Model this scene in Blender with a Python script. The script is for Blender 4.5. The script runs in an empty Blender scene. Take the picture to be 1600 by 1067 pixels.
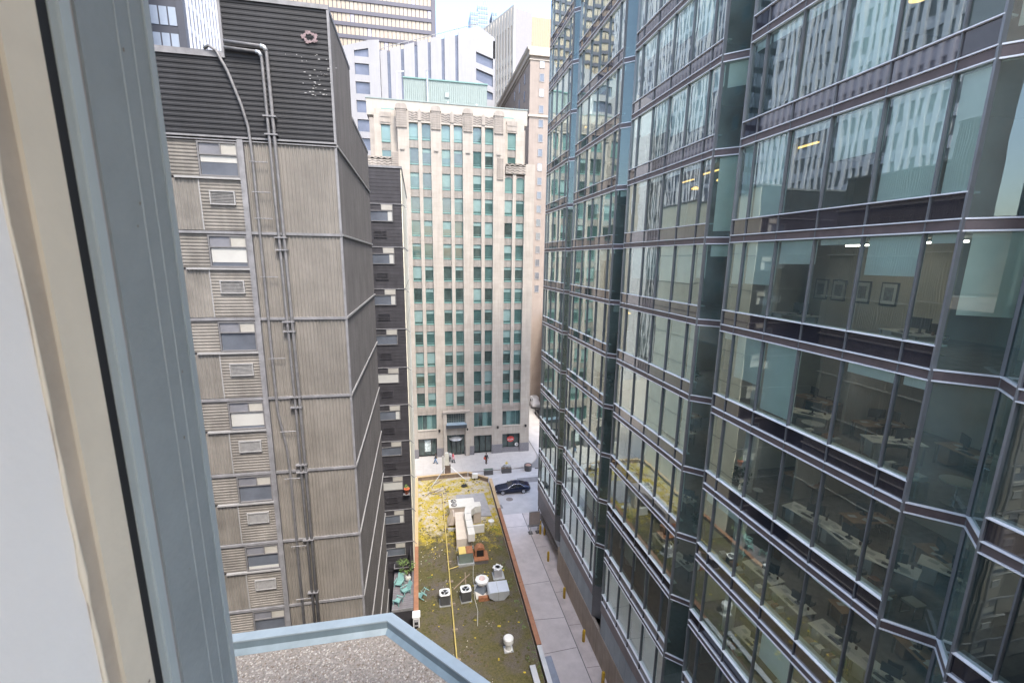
import bpy, bmesh, math, random
from mathutils import Vector, Matrix, Quaternion
R = math.radians
random.seed(7)
sc = bpy.context.scene
C = sc.collection

# ------------------------------------------------------------------ camera, sky, sun, exposure
# world: origin at the eye, X along the facades, Y up the lane, Z up; the street lies 32 m below
GZ = -32.0
M = ((0.98003369, -0.02755115, 0.19691344), (-0.19834872, -0.20444134, 0.95857265), (0.01384747, -0.97849102, -0.20582414))
cam_d = bpy.data.cameras.new('camera')
cam = bpy.data.objects.new('camera', cam_d)
C.objects.link(cam)
# columns of M: camera right, camera down, camera forward in world space
cx = Vector((M[0][0], M[1][0], M[2][0])); cy = -Vector((M[0][1], M[1][1], M[2][1])); cz = -Vector((M[0][2], M[1][2], M[2][2]))
cam.matrix_world = Matrix(((cx.x, cy.x, cz.x, 0), (cx.y, cy.y, cz.y, 0), (cx.z, cy.z, cz.z, 0), (0, 0, 0, 1)))
cam_d.sensor_width = 36.0
cam_d.lens = 708.0 / 1600.0 * 36.0
cam_d.shift_x = 1.5 / 1600.0
cam_d.shift_y = 21.5 / 1600.0
cam_d.clip_start = 0.02
cam_d.clip_end = 6000
cam_d.dof.use_dof = True
cam_d.dof.focus_distance = 45
cam_d.dof.aperture_fstop = 5.6
sc.camera = cam

SUN = Vector((0.30, -1.0, 1.6)).normalized()
w = bpy.data.worlds.new('World'); sc.world = w; w.use_nodes = True
nt = w.node_tree
bg = nt.nodes['Background']
sky = nt.nodes.new('ShaderNodeTexSky')
sky.sky_type = 'NISHITA'; sky.sun_disc = False
sky.sun_elevation = math.asin(SUN.z); sky.sun_rotation = math.atan2(SUN.x, SUN.y)
sky.air_density = 1.0; sky.dust_density = 2.3; sky.ozone_density = 1.0
nt.links.new(sky.outputs[0], bg.inputs[0])
bg.inputs[1].default_value = 0.15
sl = bpy.data.lights.new('sun', 'SUN'); sl.energy = 0.95; sl.angle = R(10); sl.color = (1.0, 0.95, 0.87)
so = bpy.data.objects.new('sun', sl); C.objects.link(so)
so.rotation_euler = (-SUN).to_track_quat('-Z', 'Y').to_euler()
sc.view_settings.view_transform = 'Standard'; sc.view_settings.look = 'None'
sc.view_settings.exposure = 2.4; sc.view_settings.gamma = 1.0
sc.view_settings.use_curve_mapping = False
cy_ = sc.cycles
cy_.use_denoising = True
cy_.max_bounces = 8; cy_.diffuse_bounces = 4; cy_.glossy_bounces = 4; cy_.transmission_bounces = 4
cy_.transparent_max_bounces = 10
cy_.caustics_reflective = True; cy_.blur_glossy = 1.0; cy_.caustics_refractive = False
cy_.sample_clamp_indirect = 3

# ------------------------------------------------------------------ helpers
def in_view(p, margin=40):
    """does the world point fall inside the photograph (1600 x 1067 px) with a margin"""
    c = [sum(M[r][k] * p[r] for r in range(3)) for k in range(3)]
    if c[2] < 0.05: return False
    u = 798.5 + 708 * c[0] / c[2]; v = 555 + 708 * c[1] / c[2]
    return -margin < u < 1600 + margin and -margin < v < 1067 + margin

MATS = {}
def mat(name, col, rough=0.7, metal=0.0, var=0.18, scale=1.5, bump=0.0, bscale=30.0, spec=0.5, streak=0.0, col2=None, s2=0.5, emit=0, tone=0.0):
    if name in MATS: return MATS[name]
    m = bpy.data.materials.new(name); m.use_nodes = True
    n = m.node_tree.nodes; L = m.node_tree.links
    b = n['Principled BSDF']
    b.inputs['Roughness'].default_value = rough; b.inputs['Metallic'].default_value = metal
    b.inputs['Specular IOR Level'].default_value = spec
    if emit:
        b.inputs['Base Color'].default_value = (*col, 1)
        b.inputs['Emission Color'].default_value = (*col, 1); b.inputs['Emission Strength'].default_value = emit
        MATS[name] = m; return m
    g = n.new('ShaderNodeNewGeometry')
    t1 = n.new('ShaderNodeTexNoise'); t1.inputs['Scale'].default_value = scale; t1.inputs['Detail'].default_value = 6; t1.inputs['Roughness'].default_value = 0.65
    L.new(g.outputs['Position'], t1.inputs['Vector'])
    r = n.new('ShaderNodeValToRGB')
    lo = tuple(max(0, c * (1 - var)) for c in col); hi = tuple(min(1, c * (1 + var)) for c in (col2 or col))
    r.color_ramp.elements[0].position = 0.3; r.color_ramp.elements[0].color = (*lo, 1)
    r.color_ramp.elements[1].position = 0.7; r.color_ramp.elements[1].color = (*hi, 1)
    L.new(t1.outputs['Fac'], r.inputs['Fac'])
    out = r.outputs['Color']
    if streak > 0:     # rain streaks running down
        mp = n.new('ShaderNodeMapping'); mp.inputs['Scale'].default_value = (3.2, 3.2, 0.22)
        L.new(g.outputs['Position'], mp.inputs['Vector'])
        t2 = n.new('ShaderNodeTexNoise'); t2.inputs['Scale'].default_value = 1.2; t2.inputs['Detail'].default_value = 5
        L.new(mp.outputs[0], t2.inputs['Vector'])
        mr = n.new('ShaderNodeMapRange'); mr.inputs[1].default_value = 0.35; mr.inputs[2].default_value = 0.75
        mr.inputs[3].default_value = 1.0 - streak; mr.inputs[4].default_value = 1.0
        L.new(t2.outputs['Fac'], mr.inputs[0])
        mx = n.new('ShaderNodeMix'); mx.data_type = 'RGBA'; mx.blend_type = 'MULTIPLY'; mx.inputs['Factor'].default_value = 1.0
        L.new(out, mx.inputs['A']); L.new(mr.outputs[0], mx.inputs['B'])
        out = mx.outputs['Result']
    if tone > 0:       # each piece a little lighter or darker than its neighbour
        oi = n.new('ShaderNodeObjectInfo'); tr_ = n.new('ShaderNodeMapRange'); tr_.inputs[3].default_value = 1 - tone; tr_.inputs[4].default_value = 1 + tone
        L.new(oi.outputs['Random'], tr_.inputs[0])
        mx2 = n.new('ShaderNodeMix'); mx2.data_type = 'RGBA'; mx2.blend_type = 'MULTIPLY'; mx2.inputs['Factor'].default_value = 1.0
        L.new(out, mx2.inputs['A']); L.new(tr_.outputs[0], mx2.inputs['B']); out = mx2.outputs['Result']
    L.new(out, b.inputs['Base Color'])
    if bump > 0:
        t3 = n.new('ShaderNodeTexNoise'); t3.inputs['Scale'].default_value = bscale; t3.inputs['Detail'].default_value = 4
        L.new(g.outputs['Position'], t3.inputs['Vector'])
        bp = n.new('ShaderNodeBump'); bp.inputs['Strength'].default_value = bump; bp.inputs['Distance'].default_value = 0.03
        L.new(t3.outputs['Fac'], bp.inputs['Height']); L.new(bp.outputs[0], b.inputs['Normal'])
    MATS[name] = m
    return m

def glass_mat(name, tint, base, gain, wave=0.0, wscale=0.9, refl=(0.87, 0.97, 0.93), veil_col=(.44, .62, .57), veil=.045):
    """coated facade glass: clear tinted body under a mirror coat that follows Fresnel"""
    m = bpy.data.materials.new(name); m.use_nodes = True
    n = m.node_tree.nodes; L = m.node_tree.links
    for x in list(n):
        if x.type != 'OUTPUT_MATERIAL': n.remove(x)
    out = n['Material Output']
    tr = n.new('ShaderNodeBsdfTransparent'); tr.inputs[0].default_value = (*tint, 1)
    gl = n.new('ShaderNodeBsdfGlossy'); gl.inputs['Color'].default_value = (*refl, 1); gl.inputs['Roughness'].default_value = 0.0
    fr = n.new('ShaderNodeFresnel'); fr.inputs[0].default_value = 1.5
    ma = n.new('ShaderNodeMath'); ma.operation = 'MULTIPLY_ADD'; ma.inputs[1].default_value = gain; ma.inputs[2].default_value = base; ma.use_clamp = True
    L.new(fr.outputs[0], ma.inputs[0])
    mx = n.new('ShaderNodeMixShader')
    L.new(ma.outputs[0], mx.inputs[0]); L.new(tr.outputs[0], mx.inputs[1]); L.new(gl.outputs[0], mx.inputs[2])
    df = n.new('ShaderNodeBsdfDiffuse'); df.inputs['Color'].default_value = (*veil_col, 1)  # pale haze veil mixed in to lift the dark glass
    gp0 = n.new('ShaderNodeNewGeometry'); fn_ = n.new('ShaderNodeTexNoise'); fn_.inputs['Scale'].default_value = 0.7; fn_.inputs['Detail'].default_value = 5
    L.new(gp0.outputs['Position'], fn_.inputs['Vector'])
    fr2 = n.new('ShaderNodeMapRange'); fr2.inputs[1].default_value = .3; fr2.inputs[2].default_value = .7; fr2.inputs[3].default_value = veil * .5; fr2.inputs[4].default_value = veil * 1.5
    L.new(fn_.outputs['Fac'], fr2.inputs[0])
    mf = n.new('ShaderNodeMixShader'); L.new(fr2.outputs[0], mf.inputs[0]); L.new(mx.outputs[0], mf.inputs[1]); L.new(df.outputs[0], mf.inputs[2])
    L.new(mf.outputs[0], out.inputs['Surface'])
    if wave > 0:
        g = n.new('ShaderNodeNewGeometry')
        mp = n.new('ShaderNodeMapping'); mp.inputs['Scale'].default_value = (1.0, 1.0, 0.45)
        L.new(g.outputs['Position'], mp.inputs['Vector'])
        t = n.new('ShaderNodeTexNoise'); t.inputs['Scale'].default_value = wscale; t.inputs['Detail'].default_value = 1.5
        L.new(mp.outputs[0], t.inputs['Vector'])
        bp = n.new('ShaderNodeBump'); bp.inputs['Strength'].default_value = 1.0; bp.inputs['Distance'].default_value = wave
        L.new(t.outputs['Fac'], bp.inputs['Height']); L.new(bp.outputs[0], gl.inputs['Normal'])
    MATS[name] = m
    return m

class MB:
    def __init__(s): s.v = []; s.f = []; s.mi = []; s.cur = 0
    def face(s, pts):
        i = len(s.v); s.v += [tuple(p) for p in pts]; s.f.append(tuple(range(i, i + len(pts)))); s.mi.append(s.cur)
    def box(s, x0, x1, y0, y1, z0, z1):
        i = len(s.v)
        s.v += [(x0, y0, z0), (x1, y0, z0), (x1, y1, z0), (x0, y1, z0), (x0, y0, z1), (x1, y0, z1), (x1, y1, z1), (x0, y1, z1)]
        for q in ((0, 3, 2, 1), (4, 5, 6, 7), (0, 1, 5, 4), (1, 2, 6, 5), (2, 3, 7, 6), (3, 0, 4, 7)):
            s.f.append(tuple(i + k for k in q)); s.mi.append(s.cur)
        return s
    def prism(s, poly, z0, z1):
        """vertical prism over a plan polygon given anticlockwise"""
        i = len(s.v); n = len(poly)
        s.v += [(x, y, z0) for x, y in poly] + [(x, y, z1) for x, y in poly]
        s.f.append(tuple(i + k for k in reversed(range(n)))); s.mi.append(s.cur)
        s.f.append(tuple(i + n + k for k in range(n))); s.mi.append(s.cur)
        for k in range(n):
            j = (k + 1) % n
            s.f.append((i + k, i + j, i + n + j, i + n + k)); s.mi.append(s.cur)
        return s
    def extr(s, poly, y0, y1):
        """prism along Y over an (x, z) polygon"""
        i = len(s.v); n = len(poly)
        s.v += [(x, y0, z) for x, z in poly] + [(x, y1, z) for x, z in poly]
        s.f.append(tuple(i + k for k in range(n))); s.mi.append(s.cur)
        s.f.append(tuple(i + n + k for k in reversed(range(n)))); s.mi.append(s.cur)
        for k in range(n):
            j = (k + 1) % n
            s.f.append((i + j, i + k, i + n + k, i + n + j)); s.mi.append(s.cur)
        return s
    def tube(s, pts, r, seg=8, cap=True):
        pts = [Vector(p) for p in pts]; rings = []
        rr = r if isinstance(r, (list, tuple)) else [r] * len(pts)
        up = None
        for k, p in enumerate(pts):
            if k == 0: d = pts[1] - p
            elif k == len(pts) - 1: d = p - pts[k - 1]
            else: d = (pts[k + 1] - p).normalized() + (p - pts[k - 1]).normalized()
            d.normalize()
            if up is None:
                up = d.orthogonal().normalized()
            else:
                up = (up - d * up.dot(d))
                up = up.normalized() if up.length > 1e-5 else d.orthogonal().normalized()
            b = d.cross(up); i = len(s.v)
            for q in range(seg):
                a = 2 * math.pi * q / seg
                s.v.append(tuple(p + (up * math.cos(a) + b * math.sin(a)) * rr[k]))
            rings.append(i)
        for a, b in zip(rings, rings[1:]):
            for q in range(seg):
                j = (q + 1) % seg
                s.f.append((a + q, a + j, b + j, b + q)); s.mi.append(s.cur)
        if cap:
            s.f.append(tuple(rings[0] + q for q in reversed(range(seg)))); s.mi.append(s.cur)
            s.f.append(tuple(rings[-1] + q for q in range(seg))); s.mi.append(s.cur)
        return s
    def lathe(s, c, prof, seg=14):
        """profile of (radius, z) turned about the vertical through c"""
        rings = []
        for r, z in prof:
            i = len(s.v); rings.append(i)
            for q in range(seg):
                a = 2 * math.pi * q / seg
                s.v.append((c[0] + r * math.cos(a), c[1] + r * math.sin(a), c[2] + z))
        for a, b in zip(rings, rings[1:]):
            for q in range(seg):
                j = (q + 1) % seg
                s.f.append((a + q, a + j, b + j, b + q)); s.mi.append(s.cur)
        s.f.append(tuple(rings[0] + q for q in reversed(range(seg)))); s.mi.append(s.cur)
        s.f.append(tuple(rings[-1] + q for q in range(seg))); s.mi.append(s.cur)
        return s
    def mesh(s, name, mats, smooth=False):
        me = bpy.data.meshes.new(name)
        me.from_pydata(s.v, [], s.f)
        for m in (mats if isinstance(mats, (list, tuple)) else [mats]): me.materials.append(m)
        if any(s.mi): me.polygons.foreach_set('material_index', s.mi)
        if smooth: me.polygons.foreach_set('use_smooth', [True] * len(s.f))
        me.update()
        return me

WM = {}
def link(name, data, parent=None, loc=(0, 0, 0), rot=(0, 0, 0), scale=(1, 1, 1)):
    """an object placed in WORLD coordinates, whatever its parent"""
    o = bpy.data.objects.new(name, data); C.objects.link(o)
    o.location = loc; o.rotation_euler = rot; o.scale = scale
    WM[o.name] = Matrix.LocRotScale(Vector(loc), o.rotation_euler, Vector(scale))
    if parent is not None:
        o.parent = parent; o.matrix_parent_inverse = WM[parent.name].inverted()
    return o
def thing(name, label, cat, loc=(0, 0, 0), group=None):
    o = link(name, None, None, loc)
    o.empty_display_size = 0.3
    return tag(o, label, cat, group)
def tag(o, label, cat, group=None):
    o['label'] = label; o['category'] = cat
    if group: o['group'] = group
    return o
def part(name, mb, m, parent, smooth=False, stuff=False, label=None):
    o = link(name, mb.mesh(name, m, smooth), parent)
    if stuff: o['kind'] = 'stuff'
    if label: o['label'] = label
    return o
def struct(name, mb, m, smooth=False, kind='structure'):
    o = link(name, mb.mesh(name, m, smooth)); o['kind'] = kind
    return o
def copy_thing(root, loc, rotz=0, label=None, group=None, scale=1.0):
    def cp(o, par):
        c = o.copy(); C.objects.link(c)
        if par is not None: c.parent = par
        for ch in list(o.children): cp(ch, c)
        return c
    r = cp(root, None); r.location = loc; r.rotation_euler = (0, 0, rotz); r.scale = (scale,) * 3
    if label: r['label'] = label
    if group: r['group'] = group
    return r
def place(root, loc, rotz=0):
    root.location = loc; root.rotation_euler = (0, 0, rotz)

def corr(x0, x1, z0, z1, y, pitch, depth, vertical=True):
    """one corrugated sheet in a plane facing -Y, ribs as real folds"""
    mb = MB(); prof = []
    a0, a1 = (x0, x1) if vertical else (z0, z1)
    n = max(2, int(round((a1 - a0) / pitch))); p = (a1 - a0) / n
    for k in range(n):
        b = a0 + k * p
        prof += [(b, 0), (b + p * .32, 0), (b + p * .5, -depth), (b + p * .82, -depth)]
    prof.append((a1, 0))
    for a, d in prof:
        if vertical: mb.v += [(a, y + d, z0), (a, y + d, z1)]
        else: mb.v += [(x0, y + d, a), (x1, y + d, a)]
    for k in range(len(prof) - 1):
        i = 2 * k
        mb.f.append((i, i + 2, i + 3, i + 1) if vertical else (i, i + 1, i + 3, i + 2)); mb.mi.append(0)
    return mb

# ------------------------------------------------------------------ materials
limestone = mat('limestone', (0.4, 0.352, 0.298), 0.85, var=0.10, scale=0.6, bump=0.25, bscale=9, streak=0.16)
limestone_carved = mat('limestone_carved', (0.335, 0.292, 0.25), 0.9, var=0.14, scale=1.2, bump=0.4, bscale=7, streak=0.22)
spandrel_stone = mat('spandrel_stone', (0.29, 0.265, 0.235), 0.85, var=0.14, scale=1.2, streak=0.2)
granite = mat('granite', (0.17, 0.16, 0.165), 0.5, var=0.3, scale=8)
cream = mat('cream_stucco', (0.372, 0.34, 0.288), 0.85, var=0.06, streak=0.1)
copper = mat('green_frame', (0.13, 0.235, 0.21), 0.5, var=0.12)
teal_panel = mat('mint_panel', (0.225, 0.265, 0.246), 0.6, var=0.06, streak=0.1)
pane_dark = mat('pane_dark', (0.045, 0.065, 0.06), 0.04, var=0.4, scale=0.8, spec=0.9)
pane_teal = mat('pane_teal', (0.055, 0.10, 0.094), 0.05, var=0.3, scale=0.7, spec=0.8)
pane_blind = mat('pane_blind', (0.13, 0.21, 0.195), 0.08, var=0.15, scale=0.7, spec=0.7)
pane_grey = mat('pane_grey', (0.10, 0.11, 0.13), 0.05, var=0.3, scale=0.6, spec=0.8)
beige_metal = mat('beige_ribbed_metal', (0.185, 0.168, 0.147), 0.55, var=0.18, scale=0.8, spec=0.4, streak=0.14, tone=.07, bump=.25, bscale=2.5)
beige_dim = mat('beige_ribbed_metal_weathered', (0.185, 0.169, 0.149), 0.6, var=0.24, scale=1.1, spec=0.35, streak=0.18, tone=.10, bump=.25, bscale=2.5)
dark_metal = mat('charcoal_ribbed_metal', (0.016, 0.016, 0.018), 0.6, var=0.28, scale=1.3, spec=0.4, streak=0.25)
dark_side = mat('charcoal_side_cladding', (0.118, 0.11, 0.109), 0.65, var=0.18, scale=0.7, spec=0.35, streak=0.3, bump=0.3, bscale=40)
dark_clad = mat('dark_plank_cladding', (0.037, 0.034, 0.039), 0.7, var=0.25, scale=1.6, streak=0.2, tone=.12)
flash = mat('grey_flashing', (0.205, 0.20, 0.205), 0.5, var=0.25, scale=3, streak=0.2)
flash_light = mat('pale_flashing', (0.27, 0.262, 0.255), 0.5, var=0.12, scale=3)
white_panel = mat('white_blind', (0.376, 0.368, 0.344), 0.75, var=0.07)
light_panel = mat('pale_transom_panel', (0.324, 0.306, 0.27), 0.6, var=0.12)
pipe_dark = mat('dark_conduit', (0.13, 0.125, 0.125), 0.5, var=0.3, scale=5)
galv = mat('galvanised_steel', (0.42, 0.43, 0.44), 0.4, metal=0.4, var=0.15, scale=6)
pale_wall = mat('pale_render_wall', (0.80, 0.745, 0.60), 0.85, var=0.10, scale=0.6, streak=0.15)
alu = mat('aluminium_rail', (0.80, 0.80, 0.80), 0.4, metal=0.1, var=0.06)
alu_mid = mat('steel_mullion', (0.24, 0.245, 0.25), 0.35, metal=0.5, var=0.08)
alu_dark = mat('dark_mullion', (0.16, 0.165, 0.17), 0.4, metal=0.3, var=0.1)
channel_m = mat('brown_channel', (0.115, 0.085, 0.08), 0.45, var=0.2, scale=2)
spandrel_glass = mat('spandrel_glass', (0.028, 0.026, 0.032), 0.03, var=0.3, scale=0.5, spec=1.0)
spandrel_glass.node_tree.nodes['Principled BSDF'].inputs['IOR'].default_value = 1.9
soffit_m = mat('ceiling_tile', (0.42, 0.42, 0.40), 0.9, var=0.05)
carpet = mat('office_carpet', (0.17, 0.145, 0.13), 0.95, var=0.25, scale=3)
core_m = mat('office_wall', (0.33, 0.29, 0.255), 0.8, var=0.12, scale=0.7)
partition_m = mat('partition_paint', (0.50, 0.51, 0.48), 0.8, var=0.08)
blind_m = mat('roller_blind_fabric', (0.86, 0.88, 0.82), 0.85, var=0.05)
stone_base = mat('sandstone_base', (0.40, 0.33, 0.26), 0.85, var=0.12, scale=1.2, streak=0.2, tone=.08)
blue_panel = mat('blue_grey_panel', (0.22, 0.27, 0.29), 0.3, var=0.12, scale=1.2, tone=.12)
glass_a = glass_mat('facade_glass', (0.86, 0.955, 0.93), 0.15, 2.7, veil=.045, wave=0.0022, wscale=1.1)
glass_b = glass_mat('return_glass', (0.72, 0.84, 0.81), 0.06, 1.2, wave=0.002, veil=.11)

def add_courses(m, sc_=1.0, bw=1.3, bh=.62, dark=.86):
    n = m.node_tree.nodes; L = m.node_tree.links; b = n['Principled BSDF']
    src = b.inputs['Base Color'].links[0].from_socket
    g = n.new('ShaderNodeNewGeometry'); mp = n.new('ShaderNodeMapping'); mp.inputs['Rotation'].default_value = (math.pi / 2, 0, 0)
    L.new(g.outputs['Position'], mp.inputs['Vector'])
    br = n.new('ShaderNodeTexBrick'); br.inputs['Scale'].default_value = sc_; br.inputs['Brick Width'].default_value = bw; br.inputs['Row Height'].default_value = bh
    br.inputs['Mortar Size'].default_value = .018; br.inputs['Mortar Smooth'].default_value = .3
    br.inputs['Color1'].default_value = (1, 1, 1, 1); br.inputs['Color2'].default_value = (.93, .925, .92, 1); br.inputs['Mortar'].default_value = (dark, dark * .98, dark * .95, 1)
    L.new(mp.outputs[0], br.inputs['Vector'])
    x = n.new('ShaderNodeMix'); x.data_type = 'RGBA'; x.blend_type = 'MULTIPLY'; x.inputs['Factor'].default_value = 1
    L.new(src, x.inputs['A']); L.new(br.outputs['Color'], x.inputs['B']); L.new(x.outputs['Result'], b.inputs['Base Color'])
add_courses(limestone); add_courses(pale_wall, 1.0, 2.4, 1.2, .9)
# ------------------------------------------------------------------ the ground, street, lane
asphalt = mat('street_asphalt', (0.427, 0.408, 0.396), 0.9, var=0.14, scale=0.5, bump=0.3, bscale=25)
asphalt_far = mat('city_ground', (0.18, 0.175, 0.17), 0.9, var=0.15, scale=0.2)
concrete = mat('lane_concrete', (0.574, 0.522, 0.501), 0.85, var=0.13, scale=0.8, bump=0.25, bscale=18)
concrete_b = mat('lane_concrete_strip', (0.515, 0.454, 0.422), 0.85, var=0.16, scale=1.1, bump=0.25, bscale=18)
sidewalk_m = mat('sidewalk_concrete', (0.411, 0.383, 0.353), 0.85, var=0.09, scale=1.2, bump=0.2, bscale=20)
curb_m = mat('curb_stone', (0.36, 0.33, 0.30), 0.85, var=0.1)
joint_m = mat('dark_joint', (0.06, 0.055, 0.05), 0.9)
ground = struct('ground', MB().box(-900, 900, -300, 1800, GZ - 0.6, GZ - 0.012), asphalt_far)
struct('street_road', MB().box(-120, 120, 51.75, 64.2, GZ - 0.3, GZ), asphalt)
struct('side_street_road', MB().box(19.0, 26.6, 64.2, 240, GZ - 0.3, GZ - 0.004), asphalt)
lane = struct('lane_paving', MB().box(6.0, 12.34, -10, 51.75, GZ - 0.3, GZ), concrete)
part('paving_strip', MB().box(12.42, 16.5, -10, 51.75, GZ - 0.3, GZ + 0.002), concrete_b, lane)
part('joint', MB().box(12.34, 12.42, -10, 51.75, GZ - 0.3, GZ - 0.03), joint_m, lane)
for yj in (49.0, 38.9, 34.3, 30.6, 26.2):
    dy = random.uniform(-.3, .3)
    mb = MB(); mb.face([(6.2, yj + dy, GZ + .004), (12.3, yj - dy - .25, GZ + .004), (12.3, yj - dy - .21, GZ + .004), (6.2, yj + dy + .04, GZ + .004)])
    part('joint', mb, joint_m, lane)
for yj in (44.5, 37.2, 33.0, 28.6):
    mb = MB(); mb.face([(12.45, yj, GZ + .006), (13.55, yj - .05, GZ + .006), (13.55, yj - .02, GZ + .006), (12.45, yj + .03, GZ + .006)])
    part('joint', mb, joint_m, lane)
# far sidewalk with rounded corner
pts = [(-60, 64.35), (13.6, 64.35)]
for k in range(9):
    a = R(-90 + k * 90 / 8); pts.append((13.6 + 5.0 * math.cos(a), 69.35 + 5.0 * math.sin(a)))
pts += [(18.6, 240), (-60, 240)]
side = struct('sidewalk', MB().prism(pts, GZ - 0.2, GZ + 0.14), sidewalk_m)
cp = pts[1:-2]
mb = MB()
outer = [(-60, 64.2), (13.6, 64.2)] + [(13.6 + 5.15 * math.cos(R(-90 + k * 90 / 8)), 69.35 + 5.15 * math.sin(R(-90 + k * 90 / 8))) for k in range(9)] + [(18.75, 240)]
inner = [(-60, 64.35), (13.6, 64.35)] + pts[2:11] + [(18.6, 240)]
for k in range(len(outer) - 1):
    a, b, c_, d = outer[k], outer[k + 1], inner[k + 1], inner[k]
    mb.face([(*a, GZ + .13), (*b, GZ + .13), (*c_, GZ + .13), (*d, GZ + .13)])
    mb.face([(*a, GZ - .1), (*b, GZ - .1), (*b, GZ + .13), (*a, GZ + .13)])
struct('curb', mb, curb_m)
for xj in range(-6, 18, 2):
    mb = MB(); mb.face([(xj, 64.4, GZ + .144), (xj + .04, 64.4, GZ + .144), (xj + .04, 70.3, GZ + .144), (xj, 70.3, GZ + .144)])
    part('joint', mb, curb_m, side)
for yj in (66.4, 68.4):
    mb = MB(); mb.face([(-20, yj, GZ + .144), (17.4, yj, GZ + .144), (17.4, yj + .04, GZ + .144), (-20, yj + .04, GZ + .144)])
    part('joint', mb, curb_m, side)
struct('near_pavement', MB().box(-60, 7.6, 51.0, 51.75, GZ - .2, GZ + .12), sidewalk_m)
struct('far_pavement', MB().box(26.6, 29, 64.2, 240, GZ - .2, GZ + .13), sidewalk_m)
mb = MB()
for k in range(18):
    mb.face([(-56 + 8 * k, 61.9, GZ + .004), (-53 + 8 * k, 61.9, GZ + .004), (-53 + 8 * k, 62.0, GZ + .004), (-56 + 8 * k, 62.0, GZ + .004)])
struct('lane_marking', mb, mat('road_paint', (0.62, 0.60, 0.56), 0.8, var=0.2, scale=4), kind='stuff')
for (x0, x1, y0, y1) in ((2, 6.5, 58.5, 60.1), (8.5, 10.2, 53.2, 54.3), (13.6, 17.8, 59.6, 61.2), (-6, -2, 55, 57)):
    mb = MB(); mb.face([(x0, y0, GZ + .003), (x1, y0 + .1, GZ + .003), (x1 - .1, y1, GZ + .003), (x0 + .1, y1, GZ + .003)]); part('asphalt_patch', mb, mat('patched_asphalt', (.20, .19, .185), .9, var=.2, scale=2), bpy.data.objects['street_road'])
for x in (17.5, 2.5):
    part('drain_grate', MB().box(x - .3, x + .3, 63.75, 64.15, GZ - .05, GZ + .005), joint_m, bpy.data.objects['street_road'])
hatch = tag(part('manhole_cover', MB().lathe((11.45, 55.4, GZ), [(0.48, 0.001), (0.48, 0.012), (0.40, 0.014), (0.40, 0.008), (0.0001, 0.008)], 20), mat('cast_iron', (0.20, 0.17, 0.15), 0.7, var=0.3, scale=12), None), 'round manhole cover in the street beside the dark sedan', 'manhole cover')

# ------------------------------------------------------------------ our own building: roof terrace below the window, brick mass around the room
brick = mat('brown_brick', (0.27, 0.21, 0.175), 0.85, var=0.22, scale=1.5, bump=0.4, bscale=6)
white_paint = mat('white_paint', (0.688, 0.651, 0.6), 0.6, var=0.03, scale=4, bump=0.05, bscale=60)
own = thing('brick_tower', 'brown brick tower holding the window, mirrored in the glass building', 'building', (0, -8, GZ))
mb = MB()
T = 2.3  # low top and cut-away right side, shaped to let light in
mb.box(-10, -1.0, -16, 1.02, GZ, T)          # left of the room
mb.box(2.4, 13.0, -16, 1.02, GZ, -1.78)      # right of the room
mb.box(-1.0, 2.4, -16, 1.02, GZ, -1.78)     # below
mb.box(-1.0, 2.4, -16, 1.02, 1.75, T)       # above
part('wall', mb, brick, own)
mb = MB()
mb.box(-0.995, -0.985, -9, 0.62, -1.7, 1.7); mb.box(2.36, 2.39, .84, 1.0, -1.75, 1.7)
mb.box(-.98, 2.3, -9, .9, 1.68, 1.74); mb.box(-.98, 2.3, -9, .9, -1.77, -1.73)
part('room_lining', mb, white_paint, own)
wm = MB().box(-0.65, 0.65, 0, 0.05, 0, 1.6).mesh('window', mat('own_window_frame', (0.35, 0.42, 0.42), 0.5))
pm = MB().box(-0.58, 0.58, 0, 0.03, 0, 1.46).mesh('pane', pane_teal)
for zz in (-24.5, -21, -17.5, -14, -10.5):
    for xx in (-9, -5.5, 4.5, 7.5, 10.5):
        o = link('window', wm, own, (xx, 1.0, zz)); link('pane', pm, o, (xx, 1.04, zz + .07))
mirror_blk = thing('added_brick_block', 'added brown brick block seen only mirrored in the glass recesses', 'building', (-28, -18, GZ))  # invented block so the recess panes mirror brown, not sky
part('wall', MB().box(-46, -14, -34, -5, GZ, 38), mat('added_block_brick', (0.24, 0.185, 0.155), .85, var=.2, scale=1.2), mirror_blk)
for zz in range(-28, 36, 4):
    for xx in range(-44, -15, 4):
        o = link('window', wm, mirror_blk, (xx, -5.02, zz)); link('pane', pm, o, (xx, -4.98, zz + .07))
# lower wing with the gravel roof
RZ = -7.26
poly = [(-15, 1.05), (5.75, 1.05), (-0.70, 8.2), (-15, 8.2)]
wing = thing('roof_terrace', 'gravel roof of the near wing edged with a blue metal parapet', 'roof terrace', (-5, 4, GZ))
part('wall', MB().prism(poly, GZ, RZ - 0.05), brick, wing)
gravel_m = mat('gravel_bed', (0.178, 0.157, 0.137), 0.95, var=0.45, scale=26, bump=0.9, bscale=28)
def inset(p, d):   # the two outer edges of the wing moved inwards
    n = Vector((7.15, 6.45)).normalized()
    return p
e1 = Vector((-0.70, 8.2)); dirn = (Vector((5.75, 1.05)) - e1).normalized(); nrm = Vector((dirn.y, -dirn.x))  # inward normal of the slanting edge
if nrm.dot(Vector((-3, 3)) - e1) < 0: nrm = -nrm
def off(d):
    """plan corner points of the parapet line moved inwards by d: far left, corner, near right"""
    y = 8.2 - d; a = e1 + nrm * d
    t = (y - a.y) / dirn.y; c0 = a + dirn * t
    t2 = (1.05 - a.y) / dirn.y; c1 = a + dirn * t2
    return (-15, y), (c0.x, c0.y), (c1.x, c1.y)
part('gravel_bed', MB().prism([(-15, 1.06), off(.27)[2], off(.27)[1], off(.27)[0]], RZ - .05, RZ), gravel_m, wing)
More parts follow.
